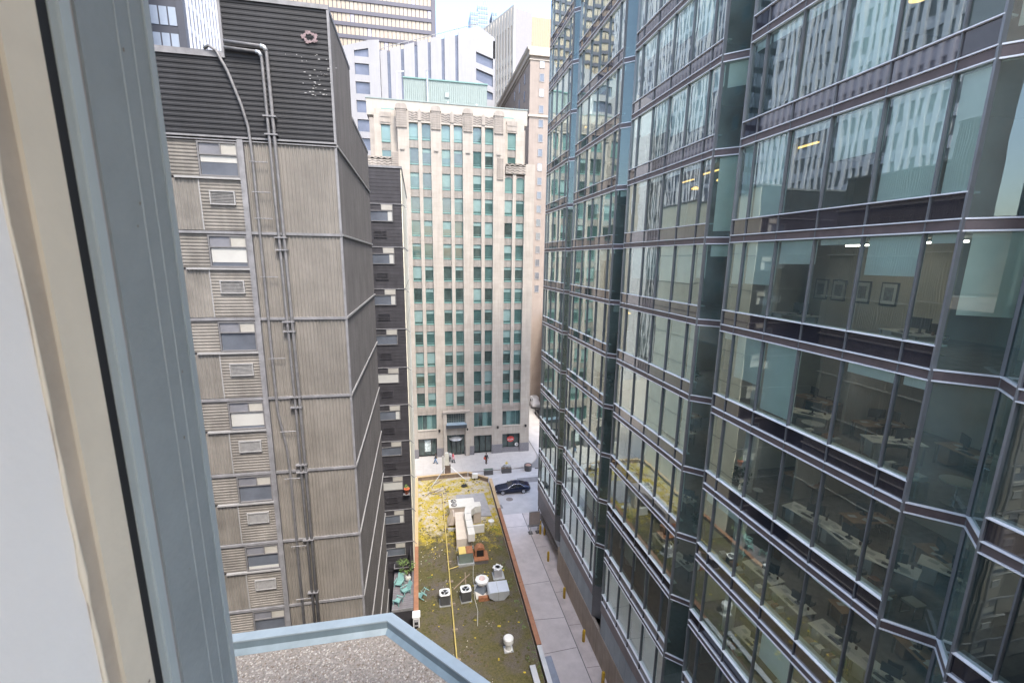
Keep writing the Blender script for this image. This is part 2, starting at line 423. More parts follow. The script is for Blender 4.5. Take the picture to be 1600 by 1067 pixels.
blue_metal = mat('blue_grey_flashing', (0.23, 0.276, 0.302), 0.4, metal=0.25, var=0.10, scale=2.5)
blue_metal_dim = mat('blue_grey_shaded', (0.128, 0.174, 0.204), 0.5, metal=0.0, var=0.14, scale=2.5, streak=0.2)  # darker copy of the flashing; shade put into the colour
def strip(d0, z0, d1, z1):
    mb = MB(); A = off(d0); B = off(d1)
    for k in range(2):
        mb.face([(*A[k], z0), (*B[k], z1), (*B[k + 1], z1), (*A[k + 1], z0)])
    return mb
def join(*mbs):
    r = MB()
    for b in mbs:
        i = len(r.v); r.v += b.v; r.f += [tuple(q + i for q in f) for f in b.f]; r.mi += b.mi
    return r
part('coping', join(strip(0, -7.0, .19, -7.012), strip(-.02, -7.12, 0, -7.0), strip(.19, -7.012, .195, -7.04)), blue_metal, wing)
part('upstand', strip(.185, -7.03, .19, -7.19), blue_metal_dim, wing)
part('cant_strip', strip(.188, -7.18, .275, -7.257), blue_metal_dim, wing)
part('outer_face', strip(-.0, -7.12, .02, -7.5), blue_metal_dim, wing)
stones = MB()
rnd = random.Random(3)
for k in range(14000):
    y = rnd.uniform(4.6, 7.95); x = rnd.uniform(-4.6, 3.2)
    lim = off(.3)
    ax, ay = lim[1]; bx_, by_ = lim[2]
    if y > lim[0][1] or (x > ax + (y - ay) * (bx_ - ax) / (by_ - ay)): continue
    r = rnd.uniform(.011, .026); a = rnd.uniform(0, 6.28); h = r * rnd.uniform(.7, 1.2)
    c, s_ = math.cos(a) * r, math.sin(a) * r
    i = len(stones.v); e = rnd.uniform(.6, 1)
    stones.v += [(x + c, y + s_, RZ), (x - s_ * e, y + c * e, RZ), (x - c, y - s_, RZ), (x + s_ * e, y - c * e, RZ), (x + c * .3, y + s_ * .2, RZ + h)]
    mi = rnd.choice((0, 0, 1, 1, 2))
    for q in ((0, 1, 4), (1, 2, 4), (2, 3, 4), (3, 0, 4)):
        stones.f.append(tuple(i + k2 for k2 in q)); stones.mi.append(mi)
part('gravel', stones, [mat('gravel_mid', (0.21, 0.185, 0.16), 0.9, var=0.3, scale=9), mat('gravel_pale', (0.328, 0.307, 0.279), 0.9, var=0.2, scale=9), mat('gravel_dark', (0.14, 0.11, 0.09), 0.9, var=0.3, scale=9)], wing, stuff=True)

# the window itself: stacked vertical members of the left jamb (scale: eye about 1 m from the opening)
win = thing('window', 'near window with grey blue metal jamb and cream inner casing', 'window', (-0.5, 0.9, -1.4))
Z0, Z1 = -1.7, 1.66
jamb_blue = mat('jamb_blue_grey', (0.22, 0.236, 0.232), 0.5, var=0.10, scale=5, streak=0.12, bump=0.08, bscale=40)
jamb_edge = mat('jamb_edge', (0.28, 0.305, 0.305), 0.4, var=0.08)
jamb_green = mat('sash_grey_green', (0.289, 0.306, 0.285), 0.5, var=0.08, scale=6)
jamb_mint = mat('sash_pale_mint', (0.32, 0.35, 0.34), 0.4, var=0.06, scale=6)
jamb_brown = mat('sealant_brown', (0.25, 0.215, 0.20), 0.7, var=0.15, scale=9)
ivory = mat('ivory_casing', (0.534, 0.465, 0.359), 0.55, var=0.06, scale=7, bump=0.06, bscale=30)
tan_c = mat('stained_casing', (0.43, 0.355, 0.27), 0.6, var=0.16, scale=5, streak=0.25, bump=0.1, bscale=30)
gasket = mat('black_gasket', (0.006, 0.006, 0.006), 0.8)
def member(name, m, r0, r1, x, dx=0.0, slant=0.0):
    """upright whose visible face runs from plan ratio X/Y r0 (near) to r1 (far) at X = -x"""
    y0, y1 = x / r0, (x - slant) / r1
    mb = MB().prism([(-x - .5, y0), (-x, y0), (-x + slant, y1), (-x - .5, y1)], Z0, Z1)
    return part(name, mb, m, win)
X_ = 0.50
member('plaster_reveal', white_paint, 1.60, 0.7105, X_ + .004)
member('casing', tan_c, 0.7105, 0.668, X_ + .002)
member('casing_bead', ivory, 0.668, 0.612, X_ - .004)
member('gasket', gasket, 0.612, 0.594, X_ - .004)
member('sash', jamb_green, 0.594, 0.578, X_ - .006)
member('sash_bead', jamb_mint, 0.578, 0.562, X_ - .010)
member('sealant', jamb_brown, 0.562, 0.555, X_ - .006)
member('metal_jamb', jamb_blue, 0.555, 0.452, X_ - .010)
member('metal_jamb_edge', jamb_edge, 0.452, 0.4435, X_ - .013)
mb = MB()
for yy in (0.985, 1.03): mb.tube([(-.4905, yy, Z0), (-.4905, yy, Z1)], .0022, 6)
part('jamb_groove', mb, jamb_blue, win)
part('latch_bar', MB().tube([(-.495, .765, 1.6), (-.488, .765, .50), (-.488, .77, .36), (-.497, .775, .325)], [.012, .012, .009, .004], 8), gasket, win)
rj = random.Random(2)
mb = MB(); zz = [Z0 + i * (Z1 - Z0) / 60 for i in range(61)]
mb.tube([(-.503 + rj.uniform(-.002, .002), .7105 * 0 + .708 + rj.uniform(-.002, .002), z) for z in zz], [.0035 + rj.uniform(-.0015, .0025) for _ in zz], 6)
part('sealant_bead', mb, ivory, win, True)
mb = MB()
for q in range(16):
    y_ = rj.choice((rj.uniform(.72, .80), rj.uniform(.9, 1.05))); z = rj.uniform(-.9, .9); r_ = rj.uniform(.0015, .005); xf = -.4945 if y_ < .81 else -.4885
    mb.face([(xf, y_, z), (xf, y_ + r_, z + r_ * .3), (xf, y_ + r_ * .8, z + r_ * 1.6), (xf, y_ - r_ * .3, z + r_ * 1.1)])
part('paint_chip', mb, mat('chip_brown', (.16, .12, .09), .8), win, stuff=True)
# glazing, quite clear
cm = bpy.data.materials.new('clear_window_glass'); cm.use_nodes = True
for x in list(cm.node_tree.nodes):
    if x.type != 'OUTPUT_MATERIAL': cm.node_tree.nodes.remove(x)
tb = cm.node_tree.nodes.new('ShaderNodeBsdfTransparent'); tb.inputs[0].default_value = (0.985, 0.99, 0.985, 1)
cm.node_tree.links.new(tb.outputs[0], cm.node_tree.nodes['Material Output'].inputs['Surface'])
mb = MB(); mb.face([(-.5, .86, -1.4), (2.3, .86, -1.4), (2.3, .86, 1.6), (-.5, .86, 1.6)])
part('pane', mb, cm, win)
part('sill', MB().box(-.5, 2.35, .70, 1.06, -1.76, -1.70), jamb_blue, win)

# ------------------------------------------------------------------ ribbed metal apartment block on the left
YB = 17.5; XB = -2.63; FH = 2.94; F0 = 0.77          # front plane, corner, storey, a floor line just above the eye
flr = lambda k: F0 - FH * k
apt = thing('apartment_block', 'tall apartment block clad in beige and charcoal ribbed metal', 'building', (-8, 23, GZ))
part('core', MB().prism([(-15, YB + .12), (XB - .1, YB + .12), (XB - .1, 28.8), (-15, 28.8)], GZ, 5.85), dark_side, apt)
part('penthouse', MB().box(-5.78, XB - .1, YB + .12, 22.3, 5.85, 7.85), dark_side, apt)
# charcoal top of the front, horizontal ribs
part('ribbed_panel', corr(-15, -5.80, 3.80, 6.12, YB, .155, .017, False), dark_metal, apt)
part('ribbed_panel', corr(-5.80, XB, 3.80, 7.80, YB, .155, .017, False), dark_metal, apt)
part('coping', MB().box(-15, -5.79, YB - .06, YB + .35, 6.12, 6.30), flash, apt)
part('coping', MB().box(-5.86, XB + .04, YB - .06, 22.34, 7.80, 7.93), flash, apt)
part('roof_edge', MB().box(-8, XB + .04, 22.34, 28.86, 5.85, 5.97), flash, apt)
part('corner_trim', MB().box(-5.86, -5.78, YB - .07, YB + .1, 6.3, 7.8), flash, apt)
# faded round patch of old paint
pk = mat('faded_pink_paint', (0.20, 0.145, 0.15), 0.8, var=0.35, scale=14)
mb = MB()
for q in range(18):
    a0, a1 = 2 * math.pi * q / 18, 2 * math.pi * (q + 1) / 18
    r0, r1 = .12 + .02 * math.sin(q * 2.3), .215 + .035 * math.sin(q * 1.7)
    P = lambda a, r: (-3.22 + r * 1.1 * math.cos(a), YB - .056, 6.95 + r * .8 * math.sin(a))
    mb.face([P(a0, r0), P(a1, r0), P(a1, r1), P(a0, r1)])
part('paint_patch', mb, pk, apt)
mb = MB()
for q in range(46):
    x = rnd.gauss(-3.1, .28); z = 5.95 + rnd.uniform(-.75, .55); r = rnd.uniform(.012, .035)
    mb.face([(x, YB - .054, z), (x + r * 2, YB - .054, z + r * .2), (x + r * 1.8, YB - .054, z + r), (x - r * .2, YB - .054, z + r * .8)])
part('paint_flakes', mb, flash_light, apt, stuff=True)
# side wall facing the lane
mb = MB(); mb.face([(XB, YB, GZ), (XB, 28.8, GZ), (XB, 28.8, 5.85), (XB, 22.3, 5.85), (XB, 22.3, 7.8), (XB, YB, 7.8)])
n_r = int((28.8 - YB) / .14); sw = MB()
for k in range(n_r):      # fine upright folds
    y = YB + k * .14; zt = 7.8 if y < 22.2 else 5.85
    sw.v += [(XB, y, GZ), (XB, y, zt), (XB, y + .05, GZ), (XB, y + .05, zt), (XB + .025, y + .07, GZ), (XB + .025, y + .07, zt), (XB + .025, y + .12, GZ), (XB + .025, y + .12, zt), (XB, y + .14, GZ), (XB, y + .14, zt)]
    i = 10 * k
    for j in range(4): sw.f.append((i + 2 * j, i + 2 * j + 2, i + 2 * j + 3, i + 2 * j + 1)); sw.mi.append(0)
part('side_wall', sw, dark_side, apt)
fm = MB().box(XB, XB + .07, YB, 28.84, -.03, .045).mesh('floor_flashing', flash_light)
for k in range(-1, 9):
    link('floor_flashing', fm, apt, (0, 0, flr(k)))
# front: storeys of window bay + plain ribbed bay
wf = MB()   # window frame: outer border, transom bar, divider
W0, W1, WH = -6.90, -5.69, 1.08
def frame_box(mb, x0, x1, y0, y1, z0, z1, t):
    mb.box(x0, x0 + t, y0, y1, z0, z1); mb.box(x1 - t, x1, y0, y1, z0, z1)
    mb.box(x0 + t, x1 - t, y0, y1, z1 - t, z1); mb.box(x0 + t, x1 - t, y0, y1, z0, z0 + t)
frame_box(wf, 0, 1.21, -.07, .05, 0, WH, .05)
wf.box(.05, 1.16, -.06, .05, .66, .70); wf.box(.66, .70, -.06, .05, .70, 1.03)
apt_frame = mat('dark_window_frame', (0.135, 0.13, 0.13), 0.5, var=0.15, scale=4)
wfm = wf.mesh('window', apt_frame)
p_low = MB().box(.05, 1.16, .0, .015, .05, .66).mesh('pane', pane_grey)
p_tl = MB().box(.05, .66, -.02, .015, .70, 1.03).mesh('louvre_panel', mat('grey_louvre', (0.15, 0.15, 0.165), 0.6))
p_tr = MB().box(.70, 1.16, -.03, .015, .70, 1.03).mesh('transom_panel', light_panel)
ledge_m = MB().box(-.75, 1.27, -.10, .0, -.07, -.005).mesh('sill', flash_light)
grille_f = MB(); frame_box(grille_f, 0, .77, -.075, .0, 0, .45, .035)
grille_m = grille_f.mesh('vent_grille', flash_light)
lv = MB()
for k in range(8):
    z = .04 + k * .047
    lv.face([(.03, -.06, z), (.74, -.06, z), (.74, -.02, z + .045), (.03, -.02, z + .045)])
    lv.face([(.03, -.02, z + .045), (.74, -.02, z + .045), (.74, -.06, z + .047), (.03, -.06, z + .047)])
lv_m = lv.mesh('louvre', mat('grille_louvre', (0.155, 0.15, 0.145), 0.6, var=0.25, scale=8))
blinds = {-1: (0.66, .60, 'half'), 0: (0.12, .5, 'w'), 1: (0, 0, ''), 2: (0.08, 0, 'w'), 3: (0, 0, ''), 4: (.5, 0, 'low'), 5: (.5, 0, 'low'), 6: (0.3, 0, 'w')}
for k in range(-1, 9):
    zt = flr(k)                                   # floor line at the TOP of storey k+... panels hang below it
    top = flr(k)                                  # top of this storey
    # window bay
    part('ribbed_panel', corr(-15, -6.93, top - 1.17, top - .06, YB, .108, .016, False), beige_dim, apt)
    part('ribbed_panel', corr(-15, -6.98, top - FH + .07, top - 1.25, YB, .108, .02, True), beige_dim, apt)
    lowp = corr(-6.96, -5.70, top - FH + .07, top - 1.25, YB - .01, .108, .016, False)
    part('ribbed_panel', lowp, beige_dim, apt)
    w_o = link('window', wfm, apt, (-6.90, YB, top - 1.16))
    link('pane', p_low, w_o, (-6.90, YB, top - 1.16)); link('louvre_panel', p_tl, w_o, (-6.90, YB, top - 1.16)); link('transom_panel', p_tr, w_o, (-6.90, YB, top - 1.16))
    link('sill', ledge_m, w_o, (-6.90, YB, top - 1.17))
    z_b, _, kind = blinds.get(k, (.2, 0, 'w'))
    if kind:
        z0, z1 = {'w': (.05 + z_b, .655), 'half': (.45, .655), 'low': (.05, .16)}[kind]
        o = part('blind', MB().box(-6.84, -5.75, YB - .012, YB - .003, top - 1.16 + z0, top - 1.16 + z1), white_panel, w_o)
    g = link('vent_grille', grille_m, apt, (-6.68, YB - .02, top - 2.05)); link('louvre', lv_m, g, (-6.68, YB - .02, top - 2.05))
    part('trim', MB().box(-6.985, -6.955, YB - .05, YB + .02, top - FH + .07, top - 1.25), flash_light, apt)
    # plain bay of upright ribs
    part('ribbed_panel', corr(-5.50, XB, top - FH + .045, top - .045, YB, .12, .024, True), beige_metal, apt)
    part('floor_band', MB().box(-15, XB + .03, YB - .075, YB + .02, top - .045, top + .045), flash, apt)
part('post', MB().box(-5.68, -5.51, YB - .11, YB + .03, GZ, 3.72), flash, apt)
part('corner_post', MB().box(XB - .03, XB + .045, YB - .05, YB + .03, GZ, 7.8), flash, apt)
part('floor_band', MB().box(-15, XB + .03, YB - .075, YB + .02, 3.70, 3.81), flash, apt)
# conduits
cd = thing('conduit_run', 'pair of dark conduits climbing the ribbed metal front to a bend', 'conduit', (-4.6, YB - .1, -20))
for dx, zt, rr in ((0, 6.35, .048), (.16, 6.52, .055)):
    x = -4.69 + dx
    part('pipe', MB().tube([(-5.75, YB - .14, zt + .04), (x - .12, YB - .14, zt), (x - .03, YB - .14, zt - .05), (x, YB - .14, zt - .18), (x + .10, YB - .14, -5), (x + .12, YB - .14, -22)], rr, 8), pipe_dark, cd, True)
    part('elbow', MB().tube([(x - .16, YB - .14, zt + .005), (x - .06, YB - .14, zt - .02), (x, YB - .14, zt - .13)], rr * 1.25, 8), galv, cd, True)
for z in (4.45, 3.9, .62, .2, -2.3, -2.65, -5.1, -5.5, -7.8, -8.1, -11, -13.4):
    part('clamp', MB().box(-4.80 + .02 * (4 - z) / 6, -4.40 + .02 * (4 - z) / 6, YB - .21, YB - .04, z, z + .045), flash, cd)
cs = thing('single_conduit', 'single dark conduit curving off the parapet down the ribbed front', 'conduit', (-5.24, YB - .1, -20))
part('pipe', MB().tube([(-6.35, YB - .05, 6.33), (-6.2, YB - .12, 6.40), (-6.0, YB - .13, 6.28), (-5.72, YB - .13, 5.7), (-5.42, YB - .13, 4.75), (-5.28, YB - .13, 4.1), (-5.24, YB - .13, 3.2), (-5.23, YB - .13, -4), (-5.22, YB - .13, -5.6), (-5.03, YB - .13, -7.0), (-4.98, YB - .13, -8.2), (-5.0, YB - .13, -22)], .045, 8), pipe_dark, cs, True)
for z in (3.05, 2.1, 1.25, -.7, -3.6, -6.4, -8.3, -11.2, -13.6):
    x0 = -5.3 if z > -6 else -5.15
    part('bracket', MB().tube([(x0 - .05, YB - .17, z), (x0 + .52, YB - .17, z)], .016, 6), flash, cs)

# ------------------------------------------------------------------ dark apartment wing behind, with its pale flank
YD = 34.3; XD = -0.96
wing2 = thing('dark_apartment_wing', 'dark plank clad apartment wing with small windows and a pale flank', 'building', (-6, 40, GZ))
part('core', MB().box(-15, XD - .03, YD + .08, 50.7, GZ, 6.1), dark_clad, wing2)
part('flank_wall', MB().box(XD - .025, XD + .03, YD, 50.75, GZ, 6.05), pale_wall, wing2)
for k in range(0, 11):
    z = flr(k)
    part('flank_joint', MB().box(XD + .03, XD + .045, YD + .05, 50.7, z - .03, z + .03), mat('flank_joint_paint', (0.20, 0.19, 0.16), 0.8), wing2)
part('coping', MB().box(-15, XD + .08, YD - .06, 50.8, 6.08, 6.22), flash, wing2)
wfd = MB(); frame_box(wfd, -3.3, -1.60, -.05, .06, 0, .74, .045); wfd.box(-2.4, -1.60, -.06, .05, .74, 1.16)
wfd_m = wfd.mesh('window', apt_frame)
pd_m = MB().box(-3.26, -1.645, 0, .02, .045, .70).mesh('pane', pane_grey)
tp_m = MB().box(-2.36, -1.64, -.075, -.06, .78, 1.12).mesh('transom_panel', light_panel)
vd = MB(); frame_box(vd, -2.95, -2.05, -.04, .02, 0, .5, .04)
for j in range(5): vd.box(-2.91, -2.09, -.03, 0, .06 + j * .09, .10 + j * .09)
vd_m = vd.mesh('vent_grille', dark_clad)
hp = MB()
n = int((6.05 + 25.5) / .24)
plank_m = MB().extr([(-12, 0), (1.62, 0), (1.62, .225), (-12, .225)], -.025, .0).mesh('plank', dark_clad)
for j in range(n):
    z = -25.4 + j * .24
    link('plank', plank_m, wing2, (-2.62, YD + .02 + .008 * (j % 2), z))
for k in range(-1, 9):
    top = flr(k)
    wo = link('window', wfd_m, wing2, (0, YD - .02, top - 1.2)); link('pane', pd_m, wo, (0, YD - .02, top - 1.2)); link('transom_panel', tp_m, wo, (0, YD - .02, top - 1.2))
    if k in (-1, 0, 1, 3, 4, 6, 7):
        zb = {-1: .50, 0: .5, 1: .42, 3: .05, 4: .40, 6: .05, 7: .3}[k]
        part('blind', MB().box(-3.24, -1.66, YD - .045, YD - .035, top - 1.2 + zb, top - 1.2 + .69), white_panel, wo) if k in (3, 6) else part('blind', MB().box(-1.95, -1.67, YD - .045, YD - .035, top - 1.14, top - 1.2 + .69), white_panel, wo)
    link('vent_grille', vd_m, wing2, (0, YD - .02, top - 2.3))
    part('floor_flashing', MB().box(-8, XD + .05, YD - .06, YD, top - .03, top + .02), flash, wing2)
    part('rod', MB().tube([(XD, YD - .02, top), (XD + .28, YD - .1, top - .25)], .025, 6), pipe_dark, wing2)
tag(part('corner_pipe', MB().tube([(XD + .06, YD - .1, 6), (XD + .06, YD - .1, GZ + 6)], .05, 8), pale_wall, wing2), '', '') if False else None

# small terrace in front of it
TZ = -25.45
ter = thing('deck_terrace', 'small grey deck terrace squeezed between the metal block and mossy roof', 'terrace', (-1.8, 31.5, GZ))
part('base', MB().box(XB + .05, XD - .02, 29.9, YD, GZ, TZ - .06), dark_clad, ter)
deck_m = mat('deck_board', (0.145, 0.135, 0.145), 0.7, var=0.2, scale=4)
bm_ = MB().box(XB + .06, XD - .02, 0, .19, -.05, 0).mesh('plank', deck_m)
for j in range(21):
    link('plank', bm_, ter, (0, 29.95 + j * .205, TZ))
part('side_screen', MB().box(XD - .28, XD - .2, 33.0, YD, TZ, TZ + 2.3), dark_clad, ter)
part('edge_rail', MB().box(XB + .06, XD - .05, 29.86, 29.93, TZ - .1, TZ + .12), flash, ter)
part('planter_shelf', MB().box(XB + .08, XD - .35, 33.6, 34.2, TZ + .75, TZ + .82), flash, ter)
part('lower_wall', MB().box(XB + .05, XD + .4, 15, 29.8, GZ, TZ - 1.5), dark_clad, ter)

teal = mat('teal_plastic', (0.17, 0.31, 0.29), 0.5, var=0.1, scale=5)
def lounge_chair(label):
    t = thing('garden_chair', label, 'chair', (0, 0, 0), 'teal garden chairs')
    part('seat', MB().extr([(-.30, .34), (.30, .34), (.30, .38), (-.30, .38)], -.30, .28), teal, t)
    mb = MB()
    for j in range(5):
        x = -.29 + j * .118
        mb.face([(x, .27, .36), (x + .108, .27, .36), (x + .112, .62, 1.02), (x - .004, .62, 1.02)])
        mb.face([(x, .30, .35), (x - .004, .65, 1.01), (x + .112, .65, 1.01), (x + .108, .30, .35)])
        mb.face([(x - .004, .62, 1.02), (x + .112, .62, 1.02), (x + .112, .65, 1.01), (x - .004, .65, 1.01)])
    part('backrest', mb, teal, t)
    for s in (-1, 1):
        part('armrest', MB().box(s * .36 - .05, s * .36 + .05, -.32, .42, .56, .59), teal, t)
        part('leg', MB().box(s * .36 - .03, s * .36 + .03, -.30, -.24, 0, .56), teal, t)
        part('leg', MB().box(s * .36 - .03, s * .36 + .03, .30, .36, 0, .56), teal, t)
    return t
ch = lounge_chair('teal garden chair on the deck, nearest the potted plant')
place(ch, (-2.12, 32.5, TZ), R(-20)); ch.scale = (.82,) * 3
copy_thing(ch, (-1.62, 31.6, TZ), R(-60), 'teal garden chair on the deck, middle of the three', scale=.82)
copy_thing(ch, (-2.15, 30.6, TZ), R(-120), 'teal garden chair on the deck, closest to the blue parapet', scale=.78)
fc = lounge_chair('teal chair tipped over on the mossy roof')
fc.location = (0.0, 31.0, -25.35); fc.rotation_euler = (R(-62), 0, R(70)); fc.scale = (.8,) * 3

leaf_m = mat('leaf_green', (0.13, 0.20, 0.055), 0.6, var=0.45, scale=7)
def leaves(mb, c, rad, n, size, rg):
    for _ in range(n):
        d = Vector((rg.gauss(0, 1), rg.gauss(0, 1), rg.gauss(0, 1))).normalized() * rad * rg.uniform(.35, 1)
        p = Vector(c) + d
        a = Vector((rg.gauss(0, 1), rg.gauss(0, 1), rg.gauss(0, .6))).normalized() * size * rg.uniform(.6, 1.2)
        b = a.cross(Vector((rg.gauss(0, 1), rg.gauss(0, 1), rg.gauss(0, 1)))).normalized() * size * .35
        mb.face([p - a, p + b, p + a, p - b])
pt = thing('potted_plant', 'leafy shrub in a pale pot on the grey deck', 'potted plant', (-1.45, 33.1, TZ))
part('pot', MB().lathe((-1.45, 33.1, TZ), [(.17, 0), (.25, .12), (.27, .3), (.24, .42), (.20, .42), (.19, .36), (.0001, .36)], 14), mat('pale_pot', (0.5, 0.49, 0.45), 0.6), pt, True)
mb = MB(); rg = random.Random(5); mb2 = MB()
for j in range(7):
    a = j * .9; tip = (-1.45 + .45 * math.cos(a), 33.1 + .45 * math.sin(a), TZ + 1.0 + .5 * rg.random())
    mb2.tube([(-1.45, 33.1, TZ + .36), (-1.45 + .15 * math.cos(a), 33.1 + .15 * math.sin(a), TZ + .8), tip], [.02, .015, .008], 5)
    leaves(mb, tip, .28, 26, .10, rg)
part('stem', mb2, mat('woody_stem', (0.14, 0.10, 0.07), 0.8), pt); part('foliage', mb, leaf_m, pt, stuff=True)
op = thing('hanging_pot', 'orange flower pot on the ledge of the dark wing', 'flower pot', (-1.3, YD - .2, -18.1))
part('pot', MB().lathe((-1.33, YD - .25, -18.35), [(.13, 0), (.21, .38), (.23, .38), (.23, .46), (.19, .46), (.17, .40), (.0001, .40)], 12), mat('orange_pot', (0.52, 0.13, 0.055), 0.6), op, True)
part('bracket', MB().box(-1.6, -1.1, YD - .42, YD - .05, -18.41, -18.36), flash, op)
mb = MB(); leaves(mb, (-1.33, YD - .25, -17.75), .22, 30, .08, rg); part('foliage', mb, leaf_m, op, stuff=True)
mb = MB(); tb_ = thing('planter_box', 'dark planter box of herbs on the terrace wall shelf', 'planter', (-1.9, 33.9, TZ + .82))
part('box', MB().box(-2.45, -1.35, 33.65, 34.1, TZ + .83, TZ + 1.1), dark_clad, tb_)
leaves(mb, (-2.1, 33.85, TZ + 1.2), .28, 60, .08, rg); leaves(mb, (-1.6, 33.85, TZ + 1.2), .26, 40, .08, rg)
part('foliage', mb, leaf_m, tb_, stuff=True)
cat_ = thing('equipment_box', 'white electrical cabinet on the left parapet of the mossy roof', 'cabinet', (-.78, 28.6, -25.6))
part('body', MB().box(-1.0, -.55, 28.3, 28.85, -25.9, -24.85), mat('cabinet_white', (0.66, 0.66, 0.66), 0.5, var=0.05), cat_)
part('door', MB().box(-.95, -.6, 28.285, 28.3, -25.8, -25.0), mat('cabinet_face', (0.3, 0.3, 0.32), 0.5), cat_)
part('lid', MB().box(-1.04, -.5, 28.26, 28.9, -24.85, -24.8), mat('cabinet_white', (0, 0, 0)), cat_)
for zz in (-25.32, -25.66):
    part('vent', MB().box(-.9, -.65, 28.27, 28.285, zz - .12, zz + .1), gasket, cat_)

# ------------------------------------------------------------------ low building with the mossy roof
LZ = -25.75
low = thing('low_building', 'low building with a mossy flat roof edged in orange metal parapets', 'building', (3, 35, GZ))
roofpoly = [(-.80, 8.0), (6.85, 8.0), (7.55, 48.9), (5.5, 50.85), (-.80, 50.6)]
part('wall', MB().prism(roofpoly, GZ, LZ - .02), mat('low_wall_brick', (0.30, 0.22, 0.17), 0.85, var=0.15), low)
# moss sheet: displaced grid, patches of gravel, olive and yellow moss, far end coloured as if sunlit
mm = bpy.data.materials.new('moss_roof'); mm.use_nodes = True
n = mm.node_tree.nodes; L = mm.node_tree.links; b = n['Principled BSDF']; b.inputs['Roughness'].default_value = .95
g = n.new('ShaderNodeNewGeometry')
def nz(scale, det=6, rough=.6):
    t = n.new('ShaderNodeTexNoise'); t.inputs['Scale'].default_value = scale; t.inputs['Detail'].default_value = det; t.inputs['Roughness'].default_value = rough
    L.new(g.outputs['Position'], t.inputs['Vector']); return t.outputs['Fac']
def ramp(src, stops):
    r = n.new('ShaderNodeValToRGB'); e = r.color_ramp.elements
    e[0].position, e[0].color = stops[0][0], (*stops[0][1], 1); e[1].position, e[1].color = stops[-1][0], (*stops[-1][1], 1)
    for p, c in stops[1:-1]:
        q = e.new(p); q.color = (*c, 1)
    L.new(src, r.inputs['Fac']); return r.outputs['Color']
def mixc(f, a, c):
    x = n.new('ShaderNodeMix'); x.data_type = 'RGBA'; L.new(f, x.inputs['Factor']); L.new(a, x.inputs['A']); L.new(c, x.inputs['B']); return x.outputs['Result']
sep = n.new('ShaderNodeSeparateXYZ'); L.new(g.outputs['Position'], sep.inputs[0])
grit = ramp(nz(16, 4), [(.3, (.055, .045, .035)), (.55, (.095, .08, .064)), (.75, (.16, .138, .118))])
olive = ramp(nz(7, 7, .7), [(.3, (.036, .036, .011)), (.5, (.078, .068, .022)), (.72, (.12, .105, .04))])
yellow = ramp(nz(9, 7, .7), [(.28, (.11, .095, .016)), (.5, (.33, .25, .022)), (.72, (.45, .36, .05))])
pale = ramp(nz(13, 4), [(.3, (.22, .19, .16)), (.6, (.44, .40, .35)), (.8, (.55, .52, .47))])
def mrange(src, a, c_, lo=0, hi=1):
    r = n.new('ShaderNodeMapRange'); r.inputs[1].default_value = a; r.inputs[2].default_value = c_; r.inputs[3].default_value = lo; r.inputs[4].default_value = hi
    L.new(src, r.inputs[0]); return r.outputs[0]
def madd(a, c_):
    r = n.new('ShaderNodeMath'); r.operation = 'ADD'; L.new(a, r.inputs[0]); L.new(c_, r.inputs[1]); return r.outputs[0]
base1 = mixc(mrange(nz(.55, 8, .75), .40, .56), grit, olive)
far = mrange(sep.outputs['Y'], 33, 43, -.20, .26)  # more yellow moss towards the far end, with sunlit brightness put in
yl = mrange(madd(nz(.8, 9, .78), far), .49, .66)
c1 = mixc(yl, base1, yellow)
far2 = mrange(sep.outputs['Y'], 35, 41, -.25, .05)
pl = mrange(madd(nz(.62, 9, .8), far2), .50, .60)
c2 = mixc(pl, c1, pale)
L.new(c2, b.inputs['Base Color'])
bp = n.new('ShaderNodeBump'); bp.inputs['Strength'].default_value = .8; bp.inputs['Distance'].default_value = .06
L.new(nz(11, 6, .7), bp.inputs['Height']); L.new(bp.outputs[0], b.inputs['Normal'])
mb = MB(); NX, NY = 44, 200
from mathutils import noise as mnoise
for j in range(NY + 1):
    y = 14 + (50.5 - 14) * j / NY
    x1 = 6.85 + (7.55 - 6.85) * (y - 8) / 40.9
    if y > 48.6: x1 = min(x1, 7.55 - (y - 48.6) * 1.05)
    for i in range(NX + 1):
        x = -.75 + (x1 - .05 + .75) * i / NX
        mb.v.append((x, y, LZ + .05 + .045 * mnoise.noise((x * 1.3, y * 1.3, 3)) + .03 * mnoise.noise((x * 4, y * 4, 7))))
for j in range(NY):
    for i in range(NX):
        a = j * (NX + 1) + i; mb.f.append((a, a + 1, a + NX + 2, a + NX + 1)); mb.mi.append(0)
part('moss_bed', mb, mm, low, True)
orange = mat('orange_parapet_cap', (0.306, 0.145, 0.081), 0.6, var=0.18, scale=2.5, streak=0.15)
cap_sunlit = mat('sunlit_parapet_cap', (0.425, 0.306, 0.178), 0.6, var=0.12, scale=2.5)  # paler copy of the orange cap; far half's sunlight put into the colour
inner_m = mat('parapet_inner', (0.22, 0.17, 0.13), 0.8, var=0.3, scale=2.5, streak=0.3)
def cap_seg(p, q, wid, m, z=LZ + .42, name='parapet_cap'):
    d = (Vector(q) - Vector(p)).normalized(); nn = Vector((-d.y, d.x)) * wid
    P = [Vector(p), Vector(q), Vector(q) + nn, Vector(p) + nn]
    part(name, MB().prism([(v.x, v.y) for v in P], z, z + .06), m, low)
    i0 = Vector(p) + nn * .18; i1 = Vector(q) + nn * .18; o0 = Vector(p) + nn * .85; o1 = Vector(q) + nn * .85
    part('parapet', MB().prism([(v.x, v.y) for v in (i0, i1, o1, o0)], LZ - .3, z - .002), inner_m, low)
